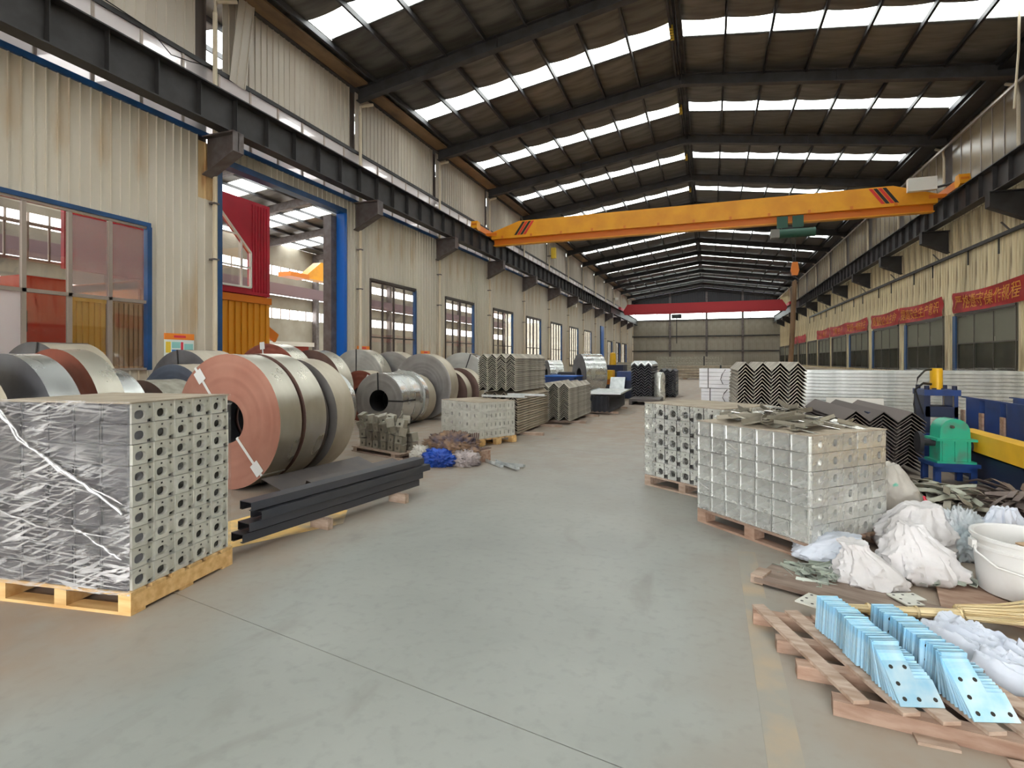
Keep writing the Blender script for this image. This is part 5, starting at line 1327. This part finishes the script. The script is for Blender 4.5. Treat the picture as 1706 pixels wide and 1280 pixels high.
for x in (.04, .62):
    for y in (.06, .5): MB().tube([(x, y, .1), (x, y, 1.14)], .035, 10).obj('tie_rod', 'alu', hp, True); MB().lathe([(0, 1.12), (.055, 1.12), (.055, 1.18), (0, 1.18)], 8, 'z', (x, y, 0)).obj('nut', 'machine_navy', hp)
MB().box(-.03, .10, .02, .56, .45, 1.03).obj('side_cheek', 'machine_navy', hp); MB().box(.60, .68, .02, .56, .45, 1.03).obj('side_cheek', 'machine_blue', hp); MB().box(-.04, .72, -.02, .6, 1.03, 1.12).obj('crown_plate', 'machine_blue', hp); MB().box(-.04, .72, -.02, .6, .0, .45).obj('bed_block', 'machine_blue', hp); MB().box(.0, .68, .02, .56, .70, .86).obj('ram_plate', 'machine_navy', hp)
MB().lathe([(0, 1.12), (.13, 1.12), (.13, 1.42), (.12, 1.45), (0, 1.45)], 20, 'z', (.34, .28, 0)).obj('cylinder', 'machine_yellow', hp, True); MB().tube([(.34, .28, 1.45), (.34, .28, 1.52)], .015).obj('bleed_port', 'chev_black', hp)
MB().box(.22, .46, .16, .40, 1.12, 1.14).obj('cylinder_flange', 'machine_navy', hp)
MB().tube([(.2, .2, 1.43), (0, .05, 1.42), (-.2, -.05, 1.3), (-.26, -.1, 1.1), (-.18, -.12, .9), (-.1, -.1, .75)], .018, 8).obj('hose', 'rubber', hp, True)
MB().tube([(.2, .2, 1.2), (-.05, .02, 1.22), (-.28, -.1, 1.12), (-.34, -.2, .9), (-.3, -.3, .6), (-.3, -.3, .35)], .018, 8).obj('hose', 'rubber', hp, True)
rk = thing('wire_rack', 'thin black wire rack behind the blue roll stands', 'rack', (4.2, 8.6, .6))
for q in range(5): MB().tube([(q*.3, 0, 0), (q*.3+.03, 0, .55)], .012, 6).obj('upright', 'rubber', rk)
MB().tube([(0, 0, .55), (1.3, 0, .5)], .012, 6).tube([(0, 0, .3), (1.3, 0, .28)], .012, 6).obj('rung', 'rubber', rk)
# ================================================================== SCRAP HEAPS ON THE RIGHT FLOOR
def heap(n, cx, cy, rx, ry, hz_, meshes, label, group, seed, fan=False):
    r = random.Random(seed)
    for i in range(n):
        a = r.uniform(0, 6.28); q = math.sqrt(r.random())
        x, y = cx+rx*q*math.cos(a), cy+ry*q*math.sin(a)
        z = 0.03+hz_*(1-q*q)*r.uniform(.3, 1)
        rz = r.uniform(0, 6.28) if not fan else math.atan2(y-cy, x-cx)+r.uniform(-.4, .4)
        o = place('scrap_piece', r.choice(meshes), None, (x, y, z), (r.uniform(-.3, .3), r.uniform(-.22, .22), rz))
        tag(o, label, 'metal scrap', group)
def curl(l, w, mat, seed):
    r = random.Random(seed); n = 6; vs = []
    for i in range(n+1):
        t = i/n; z = .05*math.sin(t*PI*r.uniform(.6, 1.3))
        vs += [((t-.5)*l, -w/2, z), ((t-.5)*l, w/2, z+.02)]
    m = len(vs); vs += [(a, b, c+.003) for a, b, c in vs]
    fs = []
    for i in range(n):
        fs += [(2*i, 2*i+2, 2*i+3, 2*i+1), (m+2*i, m+2*i+1, m+2*i+3, m+2*i+2)]
        fs += [(2*i, m+2*i, m+2*i+2, 2*i+2), (2*i+1, 2*i+3, m+2*i+3, m+2*i+1)]
    return MB().add(vs, fs).mesh('scrap_piece', mat, True)
g1 = [curl(.46, .05, 'scrap_green', q) for q in range(4)]+[curl(.40, .055, 'scrap', q+9) for q in range(3)]
heap(84, 2.08, 6.55, .38, .42, .26, g1, 'crumpled greenish offcut in the heap before the blue gearbox stand', 'greenish offcut heap', 21)
g2 = [curl(.55, .05, 'scrap_brown', q+20) for q in range(4)]
heap(70, 2.78, 6.5, .36, .5, .24, g2, 'brown bent offcut in the fanned heap beside the machine bed', 'brown fanned offcut heap', 22, True)
g3 = [MB().box(-l/2, l/2, -w/2, w/2, 0, .004).box(-l/2, l/2, -w/2, -w/2+.004, 0, .02).mesh('scrap_piece', 'plate_zinc') for l, w in ((.18, .03), (.24, .04), (.13, .06), (.2, .025))]
heap(70, 2.15, 5.3, .36, .36, .10, g3, 'small zinc plate in the heap behind the white bucket', 'zinc plate heap behind the bucket', 23)
heap(34, 0.70, 4.18, .22, .18, .05, g3, 'small zinc strip on the grey plank before the white sacks', 'zinc strips on the grey plank', 24)
heap(30, 1.42, 4.45, .20, .24, .10, g3, 'small zinc strip between the white sacks and the bucket', 'zinc strips between sacks and bucket', 25)
tag(blob('red_rag', 'sign_red', (1.86, 6.05, .02), (.05, .05, .20), 3, crease=.2), 'small red rag stuck in the greenish offcut heap', 'rag')
o = MB().box(0, 1.2, 0, .16, .03, .055).box(0.1, .2, 0.02, .14, 0, .03).box(1, 1.1, 0.02, .14, 0, .03).obj('plank', 'wood_old', None, loc=(2.2, 5.95, 0), rot=-.12); tag(o, 'thin plank lying under the brown fanned offcuts', 'plank')
# ================================================================== SACKS, BUCKET, BROOM
def ridged(p): return (1-abs(noise.noise(p)))**2
def sack(label, mat, loc, size, seed, rot=0.0, tip=(0, 0), neck=0.25, flare=0.0, nf=7, fold=0.16, full=0.55):
    """woven sack: slumped body on the floor drawn up into a gathered, folded top"""
    rnd = random.Random(seed); nt, nh = 84, 46; vs = []; fs = []
    off = Vector((seed*2.3, seed*1.1, seed*0.7)); ph = [rnd.uniform(0, 6.28) for _ in range(4)]
    for j in range(nh+1):
        t = j/nh
        body = math.sin(min(1, (t+.10)/.32)*PI/2)**.7 if t < .22 else 1.0
        close = (1-max(0, (t-full)/(1-full))**1.15)
        r = body*(neck+(1-neck)*close)+flare*max(0, t-.86)/.14
        for i in range(nt):
            a = 2*PI*i/nt; c, q = math.cos(a), math.sin(a)
            wa = nf*a+ph[0]+2.2*noise.noise(Vector((c*1.3, q*1.3, t*1.6))+off)
            f = fold*(.25+1.0*max(0, t-.1))*(abs(math.sin(wa/2))**.6-.55)
            f += .9*fold*(ridged(Vector((c*1.9, q*1.9, t*2.6))+off)**2-.5)
            f += .55*fold*(ridged(Vector((c*4, q*4, t*4.5+1.2*c))+off)**2-.5)
            f += .12*fold*(ridged(Vector((c*9, q*9, t*9))+off)**2-.5)
            f += .22*noise.noise(Vector((c*1.1, q*1.1, t*1.2))+off*1.7)*body
            rr_ = max(.02, r*(1+f))
            sl = t**1.6
            z = size[2]*(t-.06*ridged(Vector((c*2, q*2, t*2))+off)*t)
            vs.append((size[0]*(rr_*c)+tip[0]*sl, size[1]*(rr_*q)+tip[1]*sl, max(0.0, z)))
    for j in range(nh):
        for i in range(nt):
            i2 = (i+1) % nt; fs.append((j*nt+i, j*nt+i2, (j+1)*nt+i2, (j+1)*nt+i))
    fs.append(tuple(range(nt))[::-1]); vs.append((tip[0], tip[1], size[2]*.93)); m = len(vs)-1
    fs += [(nh*nt+i, nh*nt+(i+1) % nt, m) for i in range(nt)]
    o = MB().add(vs, fs).obj('woven_sack', mat, None, True, loc=loc, rot=rot)
    return tag(o, label, 'sack', 'white sacks dumped at right')
def flat_sack(label, mat, loc, size, seed, rot=0.0):
    """half empty sack lying flat with long creases"""
    n = 60; vs = []; fs = []; off = Vector((seed*1.9, seed*.7, seed*1.3))
    for j in range(n+1):
        for i in range(n+1):
            u, v = i/n*2-1, j/n*2-1
            e = min(1, (1-abs(u)**5)*(1-abs(v)**5)*3)
            w = ridged(Vector((u*1.1+v*.4, v*3.2, 0))+off)*.55+ridged(Vector((u*2.6, v*6.0+u, 1))+off)*.28+ridged(Vector((u*7, v*13, 2))+off)*.14
            h = size[2]*e*(.30+w*.62+.25*noise.noise(Vector((u, v, 3))+off))
            sx = size[0]*(u+.12*noise.noise(Vector((v*1.5, u, 5))+off)); sy = size[1]*(v*(1-.18*u)+.14*noise.noise(Vector((u*1.7, v, 7))+off))
            vs.append((sx, sy, max(.002, h)))
    for j in range(n):
        for i in range(n): a = j*(n+1)+i; fs.append((a, a+1, a+n+2, a+n+1))
    m = len(vs); rim = [i for i in range(n+1)]+[j*(n+1)+n for j in range(1, n+1)]+[n*(n+1)+i for i in range(n-1, -1, -1)]+[j*(n+1) for j in range(n-1, 0, -1)]
    vs += [(vs[k][0], vs[k][1], 0.0) for k in rim]; L_ = len(rim)
    fs += [(rim[k], m+k, m+(k+1) % L_, rim[(k+1) % L_]) for k in range(L_)]; fs.append(tuple(range(m, m+L_)))
    o = MB().add(vs, fs).obj('woven_sack', mat, None, True, loc=loc, rot=rot)
    return tag(o, label, 'sack', 'white sacks dumped at right')
sack('white sack lying left before the bright bracket stack corner', 'sack_blue', (0.80, 4.62, 0), (.24, .20, .20), 31, 0.1, tip=(.14, .0), neck=.45, full=.35)
sack('crumpled white sack with gathered top, nearest the grey plank', 'sack_white', (1.00, 4.16, 0), (.22, .20, .28), 32, 0.5, tip=(-.04, .12), neck=.16, flare=.25, full=.15, nf=9, fold=.22)
sack('large slumped white sack in the middle of the sack group', 'sack_white', (1.34, 4.42, 0), (.24, .22, .36), 33, -0.3, tip=(-.06, .10), neck=.3, full=.3, nf=8, fold=.22)
sack('rear white sack with folded top beside the bracket stack corner', 'sack_white', (1.47, 5.02, 0), (.26, .24, .38), 34, 0.2, tip=(.10, .05), neck=.5, full=.5)
sack('tall dusty sack with green print leaning on the bracket stack', 'sack_print', (1.62, 5.98, 0), (.22, .20, .56), 35, 0.3, tip=(-.12, -.05), neck=.45, full=.45, fold=.1)
sack('small white bag poking up behind the bucket', 'sack_blue', (2.05, 5.02, 0), (.17, .14, .42), 36, 0.1, neck=.4, full=.4, fold=.25)
tag(blob('plastic_bag', 'film_blue_bag', (1.80, 5.02, 0), (.15, .13, .34), 37, crease=.38, freq=3.6, sub=5), 'clear crumpled plastic bag between the white sacks', 'bag')
flat_sack('flat white sack lying right of the blue bracket rows', 'sack_blue', (1.24, 3.38, 0), (.22, .15, .15), 38, -0.75)
flat_sack('empty white sack spread out at the lower right picture edge', 'sack_blue', (1.46, 3.05, 0), (.30, .17, .15), 39, -0.9)
bk = thing('bucket', 'big dusty white plastic bucket with wire handle at right', 'bucket', (1.88, 4.30, .03))
MB().lathe([(0, 0), (.235, 0), (.25, .01), (.272, .28), (.285, .285), (.285, .30), (.276, .305), (.280, .335), (.292, .34), (.292, .36), (.278, .362), (.268, .355), (.245, .02), (0, .015)], 40).obj('shell', 'bucket_white', bk, True)
MB().lathe([(.0, .20), (.258, .20), (.258, .21), (0, .215)], 32).obj('inner_lining', 'bucket_inside', bk, True)
MB().tube([(-.29, -.02, .30), (-.30, -.08, .26), (-.24, -.20, .205), (-.12, -.275, .185), (.05, -.29, .195), (.2, -.22, .23), (.29, -.05, .30)], .007, 8).obj('handle', 'bucket_white', bk, True)
MB().box(-.305, -.28, -.04, .02, .27, .32).obj('handle_ear', 'bucket_white', bk)
MB().prism([(-.1, -.2), (.22, -.05), (.20, .04), (-.12, -.12)], 'z', .34, .35).obj('lid_stick', 'tan_panel', bk)
br = thing('straw_broom', 'straw broom with bound bamboo handle lying across the pallet', 'broom', (0.70, 3.56, .06), math.atan2(.20, .95))
for q in range(7):
    a = 2*PI*q/7; MB().tube([(0.0, .012*math.cos(a), .012*math.sin(a)+.02), (.55, .018*math.cos(a), .018*math.sin(a)+.02), (.75, .02*math.cos(a), .02*math.sin(a)+.02)], .010, 6).obj('cane', 'straw', br, True)
rb_ = random.Random(8); bst = MB()
for q in range(220):
    y0, z0 = rb_.gauss(0, .022), rb_.gauss(0, .012)+.035; sp = rb_.uniform(.0, 1)
    bst.tube([(.62, y0, z0), (.85, y0*1.6, z0*1.1), (1.25+.15*sp, y0*3.6, .02+z0*1.6)], [.004, .003, .0015], 4)
bst.obj('straw_bristles', 'straw', br)['kind'] = 'stuff'
for x in (.15, .40, .62, .75): MB().lathe([(.030, x-.008), (.034, x), (.030, x+.008)], 14, 'x', (0, 0, .02)).obj('binding', 'straw', br, True)
# ================================================================== OLD PALLET WITH BLUE FILMED BRACKETS
op = thing('wooden_pallet', 'weathered skewed wooden pallet at lower right', 'pallet', (0, 0, 0))
bd = Vector((0.325, -0.81, 0))
for i, (x, y, w) in enumerate(((.26, 3.44, .068), (.43, 3.42, .072), (.56, 3.41, .072), (.70, 3.40, .072), (.835, 3.39, .072), (.965, 3.38, .078))):
    MB().bar((x, y, .073), (x+bd.x*1.02, y+bd.y*1.02, .073), w, .016).obj('deck_board', 'wood_old', op)
for i, (x0, y0, x1, y1) in enumerate(((.49, 2.64, 1.50, 2.55), (.385, 2.88, 1.36, 2.87), (.32, 3.10, 1.30, 3.13), (.23, 3.38, 1.20, 3.36))):
    MB().bar((x0, y0, .033), (x1, y1, .033), .07, .064).obj('stringer', 'wood_red', op)
for i, (x, y, l) in enumerate(((.76, 2.52, .14), (1.04, 2.47, .12))):
    MB().box(x, x+l, y, y+.06, 0, .012).obj('base_board', 'wood_old', op)
def lbracket():
    a, w, t = .175, .105, .0075; mb = MB(); mb.m = 0
    poly = [(0, 0), (a, 0), (a, w), (w, w), (w, a), (0, a)]
    mb.prism(poly, 'y', 0, t)
    mb.m = 1
    for x, z in ((.028, .028), (.085, .028), (.15, .028), (.028, .085), (.028, .15), (.085, .15)):
        n = 8; vs = [(x+.009*math.cos(2*PI*k/n), yy, z+.009*math.sin(2*PI*k/n)) for yy in (-.0006, t+.0006) for k in range(n)]
        mb.add(vs, [tuple(range(n)), tuple(range(2*n-1, n-1, -1))])
    return mb.mesh('corner_bracket', ['blue_film_plate', 'hole_dark'])
lbm = lbracket()
rr = random.Random(3)
for row, (x0, y0, x1, y1, n) in enumerate(((.525, 3.23, .665, 2.80, 34), (.765, 3.22, .905, 2.79, 34))):
    for i in range(n):
        t = i/(n-1)
        step = 0.012*((i//9) % 2)
        o = place('corner_bracket', lbm, None, (x0+(x1-x0)*t+rr.uniform(-.003, .003)+step, y0+(y1-y0)*t, .084+rr.uniform(0, .003)), (0.10+rr.uniform(-.02, .02), rr.uniform(-.03, .03), 0.30+rr.uniform(-.02, .02)))
        tag(o, 'blue filmed bracket in the %s row on the pallet, %s from the far end' % (['left', 'right'][row], ordinal(i)), 'bracket', ['left row of blue brackets', 'right row of blue brackets'][row])
for row, (x, y) in enumerate(((.672, 2.782), (.912, 2.772))):
    for i in range(9):
        o = place('corner_bracket', lbm, None, (x+.0075*i, y-.0205*i, .084), (-.10-.09*i, 0.0, .30))
        tag(o, 'toppled blue filmed bracket ending the %s row, %s from the near end' % (['left', 'right'][row], ordinal(8-i)), 'bracket', ['toppled brackets of the left row', 'toppled brackets of the right row'][row])
for i, (x, y, rz) in enumerate(((.46, 3.50, 1.0), (.74, 4.05, 2.2), (1.02, 3.93, 0.4))):
    o = place('corner_bracket', lbm.copy(), None, (x, y, .10 if i == 0 else .05), (PI/2*.98, 0, rz)); o.data.materials[0] = MAT['galv_pack']
    tag(o, ['bare metal L bracket lying at the pallet corner', 'bare metal L bracket on the grey plank', 'bare metal L bracket beside the knotted sack'][i], 'bracket')
pk = thing('plank', 'wide grey dusty plank lying before the white sacks', 'plank', (0.30, 4.0, 0), -.42)
MB().box(0, 1.0, -.06, .28, .02, .045).obj('board', 'plank_grey', pk); MB().box(-.03, .05, -.04, .12, 0, .06).obj('end_block', 'wood_old', pk)
p2 = thing('plank', 'brown plank under the white bucket', 'plank', (1.33, 4.05, 0), -.25)
MB().box(0, 1.3, -.16, .44, .005, .028).obj('board', 'wood_red', p2)
p3 = thing('plank', 'short brown plank at the lower right picture edge', 'plank', (1.32, 3.62, 0), -.5)
MB().box(0, .8, -.2, .02, .015, .04).obj('board', 'wood_red', p3); MB().box(.1, .2, -.2, .02, 0, .015).obj('batten', 'wood_old', p3)
# ================================================================== MACHINES FAR DOWN THE LEFT
fc = coil(-4.55, 19.6, .78, .8, 'coil_dark', 'tread_shiny', 'upright bright coil on the far decoiler left of the aisle', seed=51, rz=-1.0)
fc.location.z = 0.95
c2_ = coil(-6.4, 21.6, .55, .6, 'coil_dark', 'tread_shiny', 'smaller bright coil behind the far decoiler', seed=52, rz=-1.0); c2_.location.z = .95
cs = thing('coil_cradle', 'dark cradle under the smaller far coil', 'stand', (-6.4, 21.6, 0)); MB().box(-.5, .5, -.4, .6, 0, .1).obj('base', 'machine_navy', cs); MB().box(-.4, .5, -.3, .5, .1, .42).obj('saddle', 'machine_blue', cs)
dc = thing('decoiler', 'blue decoiler stand under the far bright coil', 'machine', (-4.9, 20.0, 0))
MB().box(-1.0, .9, -.1, .8, 0, .18).obj('base', 'machine_blue', dc); MB().box(-.9, -.5, .1, .6, .18, .95).obj('pedestal', 'machine_blue', dc)
MB().tube([(-.6, .3, .95), (.3, .0, .95)], .1, 10).obj('mandrel', 'chev_black', dc, True)
fm = thing('far_machine', 'dark blue and yellow forming machine beyond the chevron stacks', 'machine', (-3.45, 21.2, 0))
MB().box(0, 1.0, 0, 5, .0, .7).obj('bed', 'machine_navy', fm); MB().box(.0, 1.0, .2, .9, .7, 1.05).obj('head', 'machine_blue', fm); MB().box(.05, .95, 1.6, 3.8, .7, .95).obj('roll_section', 'chev_black', fm)
MB().box(-.7, -.1, -.2, .35, .75, 1.1).obj('yellow_head', 'machine_yellow', fm); MB().box(-.5, .1, -.1, .2, .55, .8).obj('orange_motor', 'orange_crane', fm)
MB().box(.75, 1.05, -.05, .2, .5, .85).obj('yellow_guard', 'machine_yellow', fm)
MB().prism([(0, .18), (.5, .85), (.62, .85), (.12, .18)], 'x', .0, .55).obj('feed_chute', 'galv_bright', fm, loc=(-.1, -1.1, 0))
m2 = thing('far_machine', 'low black machine with a yellow lamp near the left windows', 'machine', (-5.6, 27.0, 0))
MB().box(0, 2.2, 0, 3, 0, .9).obj('bed', 'chev_black', m2); MB().box(.4, 1.5, .4, 1.8, .9, 1.25).obj('head', 'machine_navy', m2); MB().lathe([(0, 1.25), (.18, 1.25), (.14, 1.85), (0, 1.9)], 10, 'z', (.9, .9, 0)).obj('lamp_post', 'machine_yellow', m2)
b1 = thing('steel_bin', 'blue steel bin behind the dark ended chevron stack', 'bin', (-5.4, 17.6, 0))
MB().box(0, 1.2, 0, .05, 0, .95).box(0, 1.2, .95, 1.0, 0, .95).box(0, .05, 0, 1, 0, .95).box(1.15, 1.2, 0, 1, 0, .95).box(0, 1.2, 0, 1, 0.05, .1).obj('walls', 'machine_blue', b1); MB().box(-.03, 1.23, -.03, 1.03, .93, .97).obj('rim', 'blue_bright', b1)
# pale bundles against the far end wall
for i, (x0, x1, y, z0, z1, mt) in enumerate(((-5.4, 1.2, 60.0, .5, 1.9, 'galv_dull'), (-2.4, 1.9, 44.0, .1, 1.1, 'galv_dusty'), (-9.0, -5.4, 56, .1, 1.3, 'galv_dull'))):
    t = thing('far_bundle', ['pale sheet bundle in front of the far end wall', 'olive grey bundle across the far aisle', 'grey bundle at the far left of the hall'][i], 'steel bundle', (x0, y, 0))
    n = 5
    for q in range(n):
        za, zb = z0+(z1-z0)*q/n, z0+(z1-z0)*(q+1)/n-.04
        MB().box(0, x1-x0, 0, 1.5, za, zb).obj('layer', mt, t)
    MB().box(.4, .7, .1, 1.4, 0, z0).obj('bearer', 'wood_red', t); MB().box(x1-x0-.7, x1-x0-.4, .1, 1.4, 0, z0).obj('bearer', 'wood_red', t)
    MB().box((x1-x0)*.72, (x1-x0)*.72+.12, -.02, 1.52, z0, z1).obj('strap', 'strap_black', t)
# pale bundles stacked along the far right wall
for i in range(3):
    t = thing('far_bundle', 'grey wrapped bundle below the right windows, %s from the viewer' % ORD[i], 'steel bundle', (6.6, 30+i*8.0, 0))
    for q in range(3): MB().box(0, 1.6, 0, 5.5, .1+q*.28, .36+q*.28).obj('layer', 'galv_dusty', t)
    MB().box(.1, 1.5, .5, .7, 0, .1).obj('bearer', 'wood_red', t); MB().box(.1, 1.5, 4.5, 4.7, 0, .1).obj('bearer', 'wood_red', t)
